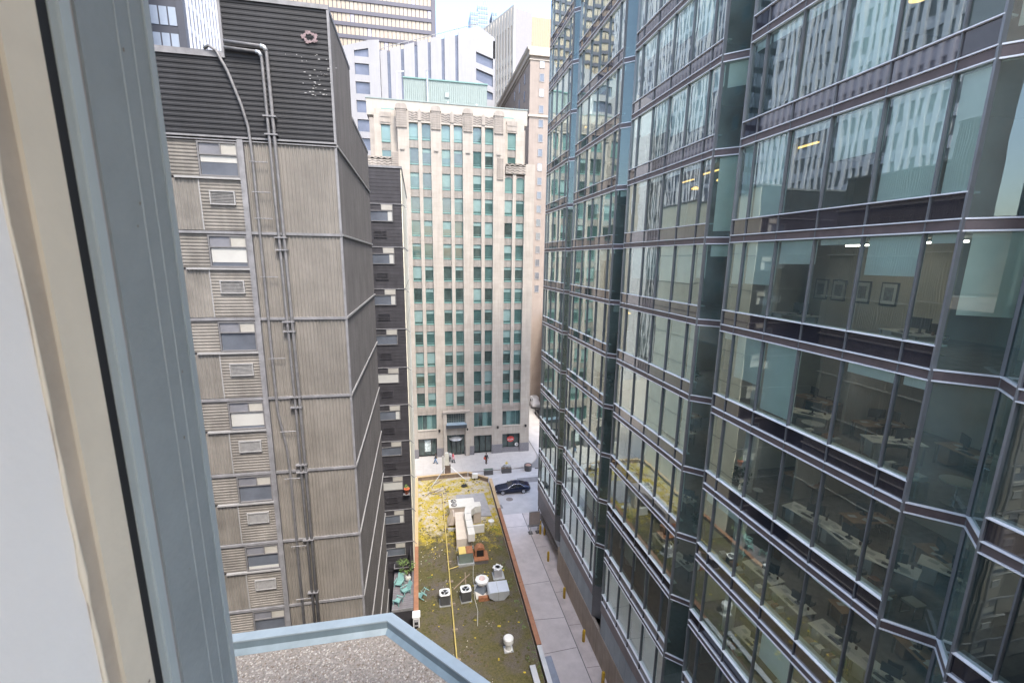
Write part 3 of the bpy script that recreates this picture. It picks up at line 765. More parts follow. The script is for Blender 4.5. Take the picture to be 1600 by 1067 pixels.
# right edge
R0, R1 = Vector((6.93, 12.0)), Vector((7.58, 48.95))
def along(t): return R0 + (R1 - R0) * ((t - 12.0) / 36.95)
segs = [(24.9, 31.0), (31.03, 36.6), (36.63, 42.2)]
for a, c_ in segs: cap_seg(along(c_), along(a), .34, orange)
cap_seg(along(48.9), along(42.23), .34, cap_sunlit)
cap_seg((5.3, 50.85), (7.4, 48.95), .3, cap_sunlit)
cap_seg((-.72, 50.55), (5.28, 50.82), .34, cap_sunlit)
cap_seg((-.62, 37.2), (-.62, 50.5), .36, cap_sunlit)
cap_seg((-.62, 28.9), (-.62, 37.15), .36, orange)
cap_seg(along(24.85), along(22.0), .30, mat('grey_parapet_cap', (0.40, 0.41, 0.43), 0.5, var=.12))
part('parapet_cap', MB().box(7.5, 8.0, 18, 24.3, LZ - .1, LZ + .05), mat('blue_tarp', (0.16, 0.18, 0.23), 0.6, var=.2), low, label='dark blue metal strip outside the near parapet')
part('parapet_cap', MB().box(6.35, 6.72, 18, 23.6, LZ + .22, LZ + .30), mat('grey_parapet_cap', (0, 0, 0)), low, label='loose pale grey flashing')
part('downpipe', MB().tube([(7.6, 33, LZ + .3), (7.62, 33, LZ - .1), (7.62, 33, GZ + .2)], .05, 8), galv, low)

# membrane pad
part('membrane_pad', MB().prism([(3.3, 41.9), (6.75, 41.5), (6.6, 46.2), (3.5, 46.3)], LZ + .06, LZ + .14), mat('grey_membrane', (0.27, 0.265, 0.275), 0.85, var=.14, scale=2), low)
# rubble
mb = MB(); rg = random.Random(11)
for k in range(1500):
    y = 15 + 35 * rg.random() ** .7; x = rg.uniform(-.5, 6.8)
    if y > 41 and x > 3.2 and x < 6.8 and y < 46.4: continue
    cl = mnoise.noise((x * .7, y * .5, 1.7))
    if cl < (0.0 if y > 36 else .28): continue
    r = rg.uniform(.02, .07) * (1.5 if rg.random() < .06 else 1); a = rg.uniform(0, 6.28); h = r * rg.uniform(.5, 1.1); z = LZ + .05
    c_, s_ = math.cos(a) * r, math.sin(a) * r; i = len(mb.v)
    mb.v += [(x + c_, y + s_, z), (x - s_ * .7, y + c_ * .7, z), (x - c_, y - s_, z), (x + s_ * .8, y - c_ * .8, z), (x + c_ * .4, y + s_ * .3, z + h), (x - c_ * .4, y - s_ * .2, z + h * .9)]
    mi = 0 if rg.random() < .6 else 1
    for q in ((0, 1, 4), (1, 2, 5), (1, 5, 4), (2, 3, 5), (3, 0, 4), (3, 4, 5)):
        mb.f.append(tuple(i + t for t in q)); mb.mi.append(mi)
rub = tag(link('rubble', mb.mesh('rubble', [mat('rubble_pale', (0.46, 0.43, 0.38), .9, var=.2, scale=9), mat('rubble_dark', (0.17, 0.14, 0.11), .9, var=.3, scale=9)])), 'loose pale stones and grit scattered over the mossy roof', 'rubble'); rub['kind'] = 'stuff'
mb = MB()
for k in range(60):
    c_ = Vector((rg.choice((6.9, 6.6, .2, 6.8)) + rg.uniform(-.3, .2), rg.uniform(20, 40), LZ + .12)); leaves(mb, c_, .16, 10, .07, rg)
wd = tag(link('weeds', mb.mesh('weeds', leaf_m)), 'small weeds sprouting along the roof parapet', 'weeds'); wd['kind'] = 'stuff'
mb = MB()
for k in range(3800):
    y = 15 + 35 * rg.random() ** .8; x = rg.uniform(-.45, 6.7)
    if 41 < y < 46.5 and 3.2 < x < 6.9: continue
    if mnoise.noise((x * .9, y * .9, 5.1)) < -.05: continue
    r = rg.uniform(.04, .14); h = rg.uniform(.025, .07); z = LZ + .05; i = len(mb.v); a0 = rg.uniform(0, 6.28)
    for q in range(6): 
        rr = r * rg.uniform(.7, 1.15); mb.v.append((x + rr * math.cos(a0 + q * 1.047), y + rr * math.sin(a0 + q * 1.047), z))
    mb.v.append((x + rg.uniform(-.02, .02), y + rg.uniform(-.02, .02), z + h))
    mi = (1 if rg.random() < (.65 if y > 40 else .08) else (2 if rg.random() < .25 else 0))  # far tufts mostly yellow: moss, partly standing in for sunlight
    for q in range(6): mb.f.append((i + q, i + (q + 1) % 6, i + 6)); mb.mi.append(mi)
mt_ = tag(link('moss_tufts', mb.mesh('moss_tufts', [mat('moss_olive', (0.064, 0.056, 0.017), .95, var=.4, scale=9, bump=.8, bscale=60), mat('moss_yellow_sunlit', (0.36, 0.275, 0.025), .95, var=.35, scale=9, bump=.8, bscale=60), mat('moss_brown', (.10, .075, .045), .95, var=.4, scale=9, bump=.8, bscale=60)], True)), 'cushions of olive and yellow moss growing over the low roof', 'moss'); mt_['kind'] = 'stuff'
# dead branches, far left corner
mb = MB()
tw = thing('dead_branches', 'dry fallen branches in the far corner of the mossy roof', 'branches', (.6, 48, LZ))
for k in range(7):
    x, y = rg.uniform(-.3, 1.6), rg.uniform(45.5, 49.5); a = rg.uniform(.2, 1.1)
    part('branch', MB().tube([(x, y, LZ + .1), (x + .8 * math.cos(a), y + .8 * math.sin(a), LZ + .22), (x + 1.7 * math.cos(a + .2), y + 1.7 * math.sin(a + .2), LZ + .12)], [.04, .03, .012], 6), mat('dead_wood', (.20, .15, .11), .9, var=.3, scale=8), tw)

# yellow gas pipe on blocks
ypm = mat('yellow_pipe_paint', (0.46, 0.36, 0.12), 0.5, var=.15, scale=4)
gp = thing('gas_pipe', 'long yellow gas pipe running down the middle of the mossy roof', 'pipe', (1.9, 36, LZ))
part('pipe', MB().tube([(.9, 46.9, LZ + .26), (2.0, 46.85, LZ + .26), (2.02, 46.5, LZ + .26), (1.9, 36, LZ + .25), (1.8, 24, LZ + .25), (1.75, 16, LZ + .25)], .05, 8), ypm, gp, True)
part('branch_pipe', MB().tube([(1.92, 33.9, LZ + .25), (2.75, 34.1, LZ + .27)], .035, 8), ypm, gp, True)
for y in (45, 42.5, 40, 37.5, 35, 32.5, 30, 27.5, 25):
    part('block', MB().box(1.72 + .01 * (y - 30), 2.12 + .01 * (y - 30), y - .07, y + .07, LZ + .04, LZ + .2), mat('pipe_block', (.22, .18, .14), .9, var=.3), gp)
wood = mat('weathered_wood', (0.24, 0.18, 0.125), .85, var=.25, scale=6)
for (a, c_, lab) in (((2.1, 31.6, LZ + .12), (3.55, 33.1, LZ + .16), 'brown timber stick lying across the moss beside the gas pipe'), ((3.05, 31.0, LZ + .1), (3.2, 33.4, LZ + .12), 'thin pale lath lying across the brown timber stick')):
    tag(link('timber', MB().tube([a, c_], .05 if 'brown' in lab else .03, 5).mesh('timber', wood)), lab, 'timber')
tag(link('hose', MB().tube([(4.0, 34.3, LZ + .13), (3.8, 32.8, LZ + .12), (3.75, 31.5, LZ + .13), (3.62, 30.3, LZ + .12), (3.7, 29.0, LZ + .13), (3.5, 27.6, LZ + .12)], .022, 6).mesh('hose', mat('grey_hose', (.38, .37, .33), .7))), 'thin grey hose snaking between the rooftop condensers', 'hose')

# air handling plant
white_duct = mat('white_duct', (0.528, 0.516, 0.488), 0.5, var=.08, scale=2)
tan_duct = mat('tan_duct', (0.42, 0.36, 0.31), 0.6, var=.12, scale=2)
rust = mat('rusty_metal', (0.25, 0.105, 0.05), .8, var=.35, scale=7)
ah = thing('condensing_unit', 'white topped rooftop unit with two fans beside the grey pad', 'air unit', (3.6, 42.2, LZ))
part('body', MB().box(2.5, 5.0, 41.6, 43.1, LZ + .35, LZ + 1.35), tan_duct, ah)
part('top_panel', MB().box(2.45, 5.05, 41.55, 43.15, LZ + 1.35, LZ + 1.42), white_duct, ah)
for yy in (41.98, 42.72):
    part('fan', MB().lathe((2.95, yy, LZ + 1.42), [(.30, 0), (.30, .06), (.25, .06), (.25, .01), (.0001, .01)], 16), mat('fan_dark', (.10, .10, .105), .6), ah)
    fb = MB()
    for q in range(5):
        a = q * 1.256; fb.face([(2.95, yy, LZ + 1.45), (2.95 + .24 * math.cos(a), yy + .24 * math.sin(a), LZ + 1.44), (2.95 + .24 * math.cos(a + .5), yy + .24 * math.sin(a + .5), LZ + 1.47)])
    part('fan_blade', fb, white_duct, ah)
for xx in (2.6, 4.7): part('foot', MB().box(xx, xx + .2, 41.7, 43.0, LZ + .04, LZ + .35), galv, ah)
dk = thing('rooftop_duct', 'big pale rooftop duct bending over a long tan plenum', 'duct', (3.6, 38, LZ))
part('plenum', MB().prism([(2.75, 36.4), (4.05, 36.4), (3.95, 40.9), (2.95, 40.9)], LZ + .3, LZ + 1.25), mat('pinkish_plenum', (.50, .44, .38), .6, var=.1), dk)
part('hopper', MB().extr([(2.2, LZ + .3), (3.0, LZ + .3), (2.9, LZ + 1.2), (2.75, LZ + 1.25)], 40.2, 41.5), tan_duct, dk)
bend = [(3.75, 35.9), (4.35, 35.9), (4.35, 38.9), (4.45, 39.9), (4.9, 40.4), (5.5, 40.5), (5.5, 41.3), (4.5, 41.3), (3.95, 40.6), (3.75, 39.5)]
part('elbow_duct', MB().prism(bend, LZ + 1.25, LZ + 1.95), white_duct, dk)
for yy in (37.0, 38.2, 39.3): part('duct_seam', MB().box(3.72, 4.38, yy, yy + .05, LZ + 1.27, LZ + 1.975), galv, dk)
part('riser', MB().box(4.75, 5.5, 40.5, 41.25, LZ + .1, LZ + 1.25), tan_duct, dk)
part('brace', MB().box(4.5, 5.6, 38.8, 39.0, LZ + .1, LZ + .9), white_duct, dk)
part('support', MB().box(2.2, 4.3, 39.6, 39.8, LZ + .05, LZ + .3), galv, dk)
part('support', MB().box(2.7, 4.3, 36.5, 36.7, LZ + .05, LZ + .3), galv, dk)
bf = thing('blower_box', 'green grey blower box with yellow top on a curb', 'blower', (3.3, 34.6, LZ))
part('body', MB().box(2.8, 4.0, 34.4, 35.4, LZ + .25, LZ + 1.15), mat('green_grey_box', (.13, .16, .14), .6, var=.2), bf)
part('lid', MB().box(2.8, 3.4, 34.4, 35.4, LZ + 1.15, LZ + 1.2), mat('ochre_lid', (.50, .38, .12), .6, var=.2), bf)
part('lid', MB().box(3.42, 4.0, 34.4, 35.4, LZ + 1.15, LZ + 1.2), rust, bf)
part('curb', MB().box(2.7, 4.1, 34.25, 35.5, LZ + .03, LZ + .25), galv, bf)
rh = thing('rusty_hood', 'rusty orange exhaust hood on a rust stained curb', 'exhaust hood', (4.7, 34.8, LZ))
part('curb', MB().box(4.15, 5.3, 34.3, 35.5, LZ + .03, LZ + .4), mat('dark_curb', (.10, .09, .09), .8), rh)
part('flange', MB().box(4.1, 5.35, 34.25, 35.55, LZ + .4, LZ + .46), rust, rh)
hd = MB().extr([(4.2, LZ + .46), (5.0, LZ + .46), (5.05, LZ + 1.15), (4.8, LZ + 1.35), (4.45, LZ + 1.35), (4.2, LZ + 1.05)], 34.75, 35.4)
part('hood', hd, rust, rh)
part('mouth', MB().box(4.35, 4.95, 34.73, 34.75, LZ + .5, LZ + 1.1), gasket, rh)
def condenser(label):
    t = thing('ac_condenser', label, 'air conditioner', (0, 0, 0), 'condensers on the mossy roof')
    b_ = MB().box(-.36, .36, -.36, .36, .08, .92)
    part('body', b_, mat('condenser_black', (.035, .036, .038), .6, var=.3, scale=8), t)
    fin = MB()
    for j in range(11):
        x = -.33 + j * .066; fin.box(x, x + .02, -.375, -.36, .1, .9); fin.box(-.375, -.36, x, x + .02, .1, .9); fin.box(.36, .375, x, x + .02, .1, .9)
    part('grille', fin, mat('grille_grey', (.12, .12, .125), .5), t, stuff=True)
    ring = MB(); seg = 20
    for q in range(seg):     # square top plate with a round hole
        a0, a1 = 2 * math.pi * q / seg, 2 * math.pi * (q + 1) / seg
        def sq(a):
            c_, s_ = math.cos(a), math.sin(a); m_ = .40 / max(abs(c_), abs(s_)); m_ = min(m_, .49); return (c_ * m_, s_ * m_)
        ring.face([(.29 * math.cos(a0), .29 * math.sin(a0), .96), (*sq(a0), .96), (*sq(a1), .96), (.29 * math.cos(a1), .29 * math.sin(a1), .96)])
        ring.face([(*sq(a0), .92), (*sq(a1), .92), (*sq(a1), .96), (*sq(a0), .96)])
        ring.face([(.29 * math.cos(a0), .29 * math.sin(a0), .80), (.29 * math.cos(a0), .29 * math.sin(a0), .96), (.29 * math.cos(a1), .29 * math.sin(a1), .96), (.29 * math.cos(a1), .29 * math.sin(a1), .80)])
    part('top_plate', ring, mat('condenser_white', (0.595, 0.595, 0.586), .5, var=.05), t)
    part('fan_well', MB().lathe((0, 0, .925), [(.285, 0), (.285, .005), (.0001, .005)], 20), gasket, t)
    fb = MB()
    for q in range(3):
        a = q * 2.094; fb.face([(0, 0, .95), (.25 * math.cos(a), .25 * math.sin(a), .94), (.26 * math.cos(a + .6), .26 * math.sin(a + .6), .97)])
    part('fan_blade', fb, galv, t)
    part('base_pad', MB().box(-.42, .42, -.42, .42, 0, .08), galv, t)
    return t
c0 = condenser('black condenser with white fan plate, left of the yellow gas pipe')
place(c0, (1.35, 30.3, LZ + .07))
copy_thing(c0, (2.95, 30.4, LZ + .07), R(4), 'black condenser with white fan plate, right of the gas pipe')
gc = thing('small_condenser', 'small grey condenser with white top near the right parapet', 'air conditioner', (5.85, 32.6, LZ))
part('body', MB().box(5.5, 6.15, 32.3, 33.0, LZ + .1, LZ + .8), mat('condenser_grey', (.34, .34, .36), .5, var=.1), gc)
part('top_plate', MB().lathe((5.825, 32.65, LZ + .8), [(.45, 0), (.45, .05), (.27, .05), (.25, .02), (.0001, .02)], 4), MATS['condenser_white'], gc)
part('fan_ring', MB().lathe((5.825, 32.65, LZ + .85), [(.24, 0), (.24, .03), (.18, .03), (.18, 0)], 18), galv, gc)
part('base_pad', MB().box(5.4, 6.35, 32.1, 33.05, LZ + .03, LZ + .1), galv, gc)
uf = thing('upblast_fan', 'white tapered exhaust fan on a pale pad beside the silver cowl', 'exhaust fan', (4.3, 31, LZ))
part('pad', MB().box(3.75, 4.8, 30.2, 31.8, LZ + .03, LZ + .15), mat('pale_pad', (.55, .52, .47), .8, var=.1), uf)
part('fan_base', MB().lathe((4.3, 31.1, LZ + .15), [(.62, 0), (.35, .55), (.36, .6)], 4), mat('fan_slate', (.14, .16, .19), .5), uf)
part('head', MB().lathe((4.3, 31.1, LZ + .7), [(.36, 0), (.55, .25), (.55, .42), (.42, .46), (.0001, .46)], 8), MATS['condenser_white'], uf)
part('motor_cover', MB().lathe((4.3, 31.1, LZ + 1.16), [(.25, 0), (.22, .1), (.0001, .12)], 10), mat('pinkish_plastic', (.52, .40, .38), .6), uf)
part('brick_row', MB().box(3.9, 4.75, 29.95, 30.2, LZ + .05, LZ + .38), rust, uf)
cw = thing('silver_cowl', 'silver sloping intake cowl lying beside the white fan', 'vent cowl', (5.4, 30.3, LZ))
silver = mat('silver_sheet', (.55, .58, .63), .35, metal=.5, var=.08)
part('cowl', MB().extr([(4.7, LZ + .42), (5.15, LZ + .1), (5.85, LZ + .1), (6.25, LZ + .55), (6.25, LZ + .85), (4.75, LZ + .85), (4.62, LZ + .7)], 29.75, 31.0), silver, cw)
part('seam', MB().box(5.38, 5.42, 29.73, 31.02, LZ + .1, LZ + .87), galv, cw)
part('foot', MB().box(5.2, 5.8, 29.9, 30.8, LZ + .03, LZ + .1), galv, cw)
gvt = thing('gooseneck_vent', 'white round roof vent near the bottom of the mossy roof', 'roof vent', (5.3, 25.3, LZ))
part('stack', MB().lathe((5.3, 25.3, LZ), [(.27, .03), (.27, .10), (.20, .12), (.20, .62), (.34, .66), (.34, .95), (.28, 1.02), (.0001, 1.05)], 18), MATS['condenser_white'], gvt, False)
part('base', MB().box(5.0, 5.6, 25.0, 25.6, LZ + .02, LZ + .09), galv, gvt)
rd = tag(link('roof_drain', MB().lathe((6.55, 40.6, LZ), [(.30, .06), (.30, .14), (.18, .16), (.12, .14), (.0001, .14)], 14).mesh('roof_drain', MATS['condenser_white'])), 'white round roof drain beside the right parapet', 'roof drain')
# sign bracket standing on the front edge of the roof, seen from behind
sb = thing('sign_bracket', 'dark rooftop sign bracket with slanting struts at the street edge', 'sign bracket', (2.85, 50.9, LZ))
part('box', MB().box(2.55, 3.25, 50.95, 51.3, LZ - .6, LZ + 1.5), mat('bracket_dark', (.10, .075, .065), .7, var=.3), sb)
part('board', MB().box(2.25, 2.45, 51.0, 51.2, LZ + .3, LZ + 2.7), mat('board_grey', (.34, .34, .33), .6), sb)
part('board', MB().extr([(2.5, LZ + 1.5), (3.1, LZ + 1.5), (3.0, LZ + 3.1), (2.62, LZ + 3.1)], 51.0, 51.2), mat('board_pale', (.45, .45, .43), .6), sb)
part('strut', MB().tube([(2.6, 51.0, LZ + 1.3), (.9, 48.6, LZ + .15)], .04, 6), galv, sb)
part('strut', MB().tube([(3.2, 51.0, LZ + 1.3), (4.9, 49.6, LZ + .2)], .04, 6), galv, sb)
lt = thing('flood_lamp', 'white flood lamp on the chamfered corner of the mossy roof', 'lamp', (5.9, 49.6, LZ))
part('housing', MB().extr([(5.65, LZ + .35), (6.3, LZ + .35), (6.35, LZ + .85), (5.7, LZ + .9)], 49.4, 49.8), MATS['condenser_white'], lt)
part('stand', MB().box(5.9, 6.0, 49.55, 49.65, LZ + .03, LZ + .35), gasket, lt)
tag(part('lamp_cable', MB().tube([(6.0, 49.4, LZ + .3), (5.0, 48.9, LZ + .1), (4.7, 48.6, LZ + .1)], .03, 5), gasket, lt), 'x', 'x') if False else None
mb = MB(); mb.lathe((4.6, 48.3, LZ + .04), [(.0001, 0), (.38, 0), (.34, .10), (.15, .14), (.0001, .14)], 12)
tag(link('dark_mat', mb.mesh('dark_mat', gasket)), 'black crumpled rubber lump at the far end of the moss', 'rubber mat')

# ------------------------------------------------------------------ limestone office building across the street
YL = 70.4
lime = thing('limestone_building', 'cream art deco limestone office building with green framed windows', 'building', (5.4, 78, GZ))
part('body', MB().box(-6.85, 17.65, YL + .74, 95, GZ, 13.6), limestone, lime)
part('body', MB().box(-5.4, 16.2, YL + 1.42, 90, 13.6, 20.5), limestone, lime)
part('attic', MB().box(-6.5, 17.0, 73.0, 92, 20.0, 22.15), cream, lime)
part('attic_edge', MB().box(-6.6, 17.1, 72.92, 92.1, 22.15, 22.28), teal_panel, lime)
for xx in (-3.6, 14.0): part('attic_vent', MB().box(xx - .9, xx + .9, 72.95, 73.02, 20.75, 20.98), copper, lime)
colx = [-0.66, 1.09, 3.86, 5.63, 8.39, 10.14, 13.14, 14.93]
leftx = [-5.25, -3.48]
WW = 1.25; WHT = 2.12
bot = lambda k: 16.6 - 3.31 * k
# piers
def pier(x0, x1, z0, z1, y=YL, yb=None, name='pier', m=limestone):
    part(name, MB().box(x0, x1, y, yb or YL + .78, z0, z1), m, lime)
for x0, x1, zt in ((-6.9, -5.25, 13.6), (-2.23, -.66, 20.0), (2.34, 3.86, 20.0), (6.88, 8.39, 20.0), (11.39, 13.14, 20.0), (16.18, 17.72, 13.6)):
    pier(x0, x1, -24.2, zt); pier(x0 - .0, x1 + .0, -30.3, -24.2, y=YL - .06)
    part('granite_plinth', MB().box(x0 - .04, x1 + .04, YL - .12, YL + .5, GZ + .1, -30.3), granite, lime)
for x0 in (-3.98, .59, 5.11, 9.64, 14.39):
    pier(x0, x0 + .52, -23.8, 13.3 if x0 in (-3.98, 14.39) else 19.0, y=YL + .12, name='slender_pier')
    part('pier_foot', MB().extr([(x0, -23.8), (x0 + .26, -24.5), (x0 + .52, -23.8)], YL + .12, YL + .5), limestone_carved, lime)
# windows + spandrels
wfr = MB(); frame_box(wfr, 0, WW, 0, .12, 0, WHT, .06); wfr.box(.06, WW - .06, .02, .1, .28, .33)
wfr.box(-.02, WW + .02, -.12, .08, -.12, -.002)
wfr_m = wfr.mesh('window', copper)
lp = {}
for nm, m in (('d', pane_dark), ('t', pane_teal), ('b', pane_blind)):
    lp[nm] = MB().box(.06, WW - .06, .05, .07, .06, WHT - .06).mesh('pane', m)
lb = MB().box(.07, WW - .07, .035, .045, 0, 1).mesh('blind', mat('teal_shade', (0.17, 0.25, 0.235), .6, var=.12))
sp = MB(); sp.box(0, WW, .1, .3, 0, 1.19 - .13)
for j in range(6): sp.box(.06 + j * .205, .06 + j * .205 + .09, .05, .1, .02, 1.02)
sp_m = sp.mesh('spandrel', spandrel_stone)
# arched head window
def arch_pts(wd, zt, rise, n_=8):
    return [(wd / 2 - wd / 2 * math.cos(math.pi * k / n_), zt - rise + rise * math.sin(math.pi * k / n_)) for k in range(n_ + 1)]
ap = arch_pts(WW, WHT, .36)
afr = MB()
inn = [(min(max(x, .07), WW - .07), z - .06) for x, z in ap]
for k in range(len(ap) - 1):
    a, b_, c_, d = ap[k], ap[k + 1], inn[k + 1], inn[k]
    afr.face([(a[0], 0, a[1]), (d[0], 0, d[1]), (c_[0], 0, c_[1]), (b_[0], 0, b_[1])])
    afr.face([(d[0], 0, d[1]), (d[0], .1, d[1]), (c_[0], .1, c_[1]), (c_[0], 0, c_[1])])
afr.box(0, .06, 0, .1, 0, WHT - .36); afr.box(WW - .06, WW, 0, .1, 0, WHT - .36); afr.box(.06, WW - .06, 0, .1, 0, .06); afr.box(.06, WW - .06, .02, .1, .28, .33); afr.box(-.02, WW + .02, -.12, .08, -.12, -.002)
afr_m = afr.mesh('window', copper)
apn = {}
for nm, m in (('d', pane_dark), ('t', pane_teal), ('b', pane_blind)):
    q = MB(); q.face([(x, .06, z) for x, z in ([(.05, .05), (WW - .05, .05)] + [(x, z - .03) for x, z in reversed(ap)])]); apn[nm] = q.mesh('pane', m)
# stone filling above an arch
ah_ = MB()
for k in range(len(ap) - 1):
    a, b_ = ap[k], ap[k + 1]
    ah_.face([(a[0], -.02, a[1]), (b_[0], -.02, b_[1]), (b_[0], -.02, WHT + .25), (a[0], -.02, WHT + .25)])
    ah_.face([(a[0], -.02, a[1]), (a[0], .12, a[1]), (b_[0], .12, b_[1]), (b_[0], -.02, b_[1])])
ah_m = ah_.mesh('arch_head', limestone)
rl = random.Random(21)
for ci, x in enumerate(leftx + colx):
    wing_col = ci < 2 or ci >= 8
    k0 = 2 if wing_col else 0
    for k in range(k0, 13):
        if ci < 2 and k > 4: continue
        z = bot(k); top_row = (k == k0)
        y = YL + .38
        o = link('window', afr_m if top_row else wfr_m, lime, (x, y, z))
        kind = rl.choice('bbbt' if top_row else 'dddtt')
        link('pane', (apn if top_row else lp)[kind], o, (x, y, z))
        if not top_row and rl.random() < .62:
            h = rl.choice((.35, .5, .5, .7, 1.1, 1.7))
            link('blind', lb, o, (x, y, z + WHT - .06 - h), (0, 0, 0), (1, 1, h))
        if top_row: link('arch_head', ah_m, lime, (x, y, z))
        if k < 12: link('spandrel', sp_m, lime, (x, YL + .22, z - 1.19))
# top zone: carved pier heads and wave panels
def wave_panel(x0, x1, z0, z1, y, rows=4, amp=.10):
    mb = MB(); mb.box(x0, x1, y, y + .4, z0, z1)
    nseg = max(6, int((x1 - x0) / .16))
    for r in range(rows):
        zc = z0 + (z1 - z0) * (r + .5) / rows
        P = [(x0 + (x1 - x0) * k / nseg, zc + amp * math.sin(2 * math.pi * k / 5.0)) for k in range(nseg + 1)]
        for a, b_ in zip(P, P[1:]):
            mb.face([(a[0], y - .07, a[1] - .07), (b_[0], y - .07, b_[1] - .07), (b_[0], y - .07, b_[1] + .07), (a[0], y - .07, a[1] + .07)])
            mb.face([(a[0], y, a[1] - .09), (b_[0], y, b_[1] - .09), (b_[0], y - .07, b_[1] - .07), (a[0], y - .07, a[1] - .07)])
            mb.face([(a[0], y - .07, a[1] + .07), (b_[0], y - .07, b_[1] + .07), (b_[0], y, b_[1] + .09), (a[0], y, a[1] + .09)])
    return mb
def stud_block(x0, x1, z0, z1, y):
    mb = MB(); mb.box(x0, x1, y, y + .5, z0, z1)
    nx = max(2, int((x1 - x0) / .28)); nz_ = int((z1 - z0) / .28)
    for i in range(nx):
        for j in range(nz_):
            cx_ = x0 + (x1 - x0) * (i + .5) / nx; cz_ = z0 + (z1 - z0) * (j + .5) / nz_; s = .085
            mb.box(cx_ - s, cx_ + s, y - .07, y, cz_ - s, cz_ + s)
    return mb
for x0, x1 in ((-2.55, -.75), (2.30, 3.90), (6.84, 8.43), (11.35, 13.0)):
    part('pier_head', stud_block(x0 + .15, x1 - .15, 17.9, 20.6, YL - .12), limestone_carved, lime)
    cap = [(x0 + .05, 20.3), (x1 - .05, 20.3), (x1 - .15, 20.75), (x1 - .45, 21.0), (x0 + .45, 21.0), (x0 + .15, 20.75)]
    part('pier_cap', MB().extr(cap, YL - .22, YL + .7), limestone_carved, lime)
    part('lantern_boss', MB().box((x0 + x1) / 2 - .3, (x0 + x1) / 2 + .3, YL - .14, YL - .01, 15.0, 15.18), spandrel_stone, lime)
for x0, x1 in ((-.70, .62), (1.02, 2.36), (3.84, 5.15), (5.60, 6.92), (8.37, 9.68), (10.1, 11.42)):
    part('wave_panel', wave_panel(x0, x1, 18.95, 20.2, YL + .1), limestone_carved, lime)
    part('frieze', MB().box(x0, x1, YL + .06, YL + .5, 18.72, 18.95), limestone, lime)
for x0 in (.60, 5.13, 9.66): part('slender_cap', MB().extr([(x0, 19), (x0 + .5, 19), (x0 + .5, 20.2), (x0 + .25, 20.5), (x0, 20.2)], YL + .0, YL + .5), limestone_carved, lime)
# shoulders: the lower side wings and the set back single windows above
for x0, x1, xs0, xs1 in ((-6.9, -2.1, -4.50, -3.25), (12.9, 17.72, 13.70, 14.95)):
    inner = (x0 + .1, x1 - 1.1) if x0 < 0 else (x0 + .35, x1 - 1.4)
    part('wave_panel', wave_panel(inner[0], inner[1], 12.55, 14.0, YL + .02, 4), limestone_carved, lime)
    bx0 = x1 - 1.05 if x0 < 0 else x0 - .95
    part('pier_head', stud_block(bx0, bx0 + .95, 11.6, 14.7, YL - .1), limestone_carved, lime)
    part('wing_parapet', MB().box(x0, x1, YL + .02, YL + 1.4, 13.6, 14.02 if x0 > 0 else 13.9), limestone, lime)
    yb = YL + 1.05
    a0, a1 = (-5.45, -2.2) if x0 < 0 else (12.9, 16.2)
    part('setback_pier', MB().box(a0, xs0, yb, yb + .4, 13.9, 19.6), limestone, lime)
    part('setback_pier', MB().box(xs1, a1, yb, yb + .4, 13.9, 19.6), limestone, lime)
    part('setback_head', MB().box(xs0 - .15, xs1 + .15, yb - .06, yb + .5, 18.45, 20.05), limestone_carved, lime)
    part('setback_rib', MB().box(xs0 - .05, xs1 + .05, yb - .12, yb - .06, 18.7, 18.82), limestone_carved, lime)
    part('setback_rib', MB().box(xs0 - .05, xs1 + .05, yb - .12, yb - .06, 19.4, 19.52), limestone_carved, lime)
    for k in (0, 1):
        z = 16.25 - 3.05 * k
        o = link('window', wfr_m, lime, (xs0, yb + .12, z)); link('pane', lp['b' if k == 0 else 't'], o, (xs0, yb + .12, z))
    link('spandrel', sp_m, lime, (xs0, yb + .02, 15.06))
    part('buttress', MB().box(a0 - .6, a0, yb - .05, yb + .8, 13.9, 19.2) if x0 < 0 else MB().box(a1, a1 + .25, yb + .3, yb + .8, 13.9, 19.0), limestone_carved, lime)
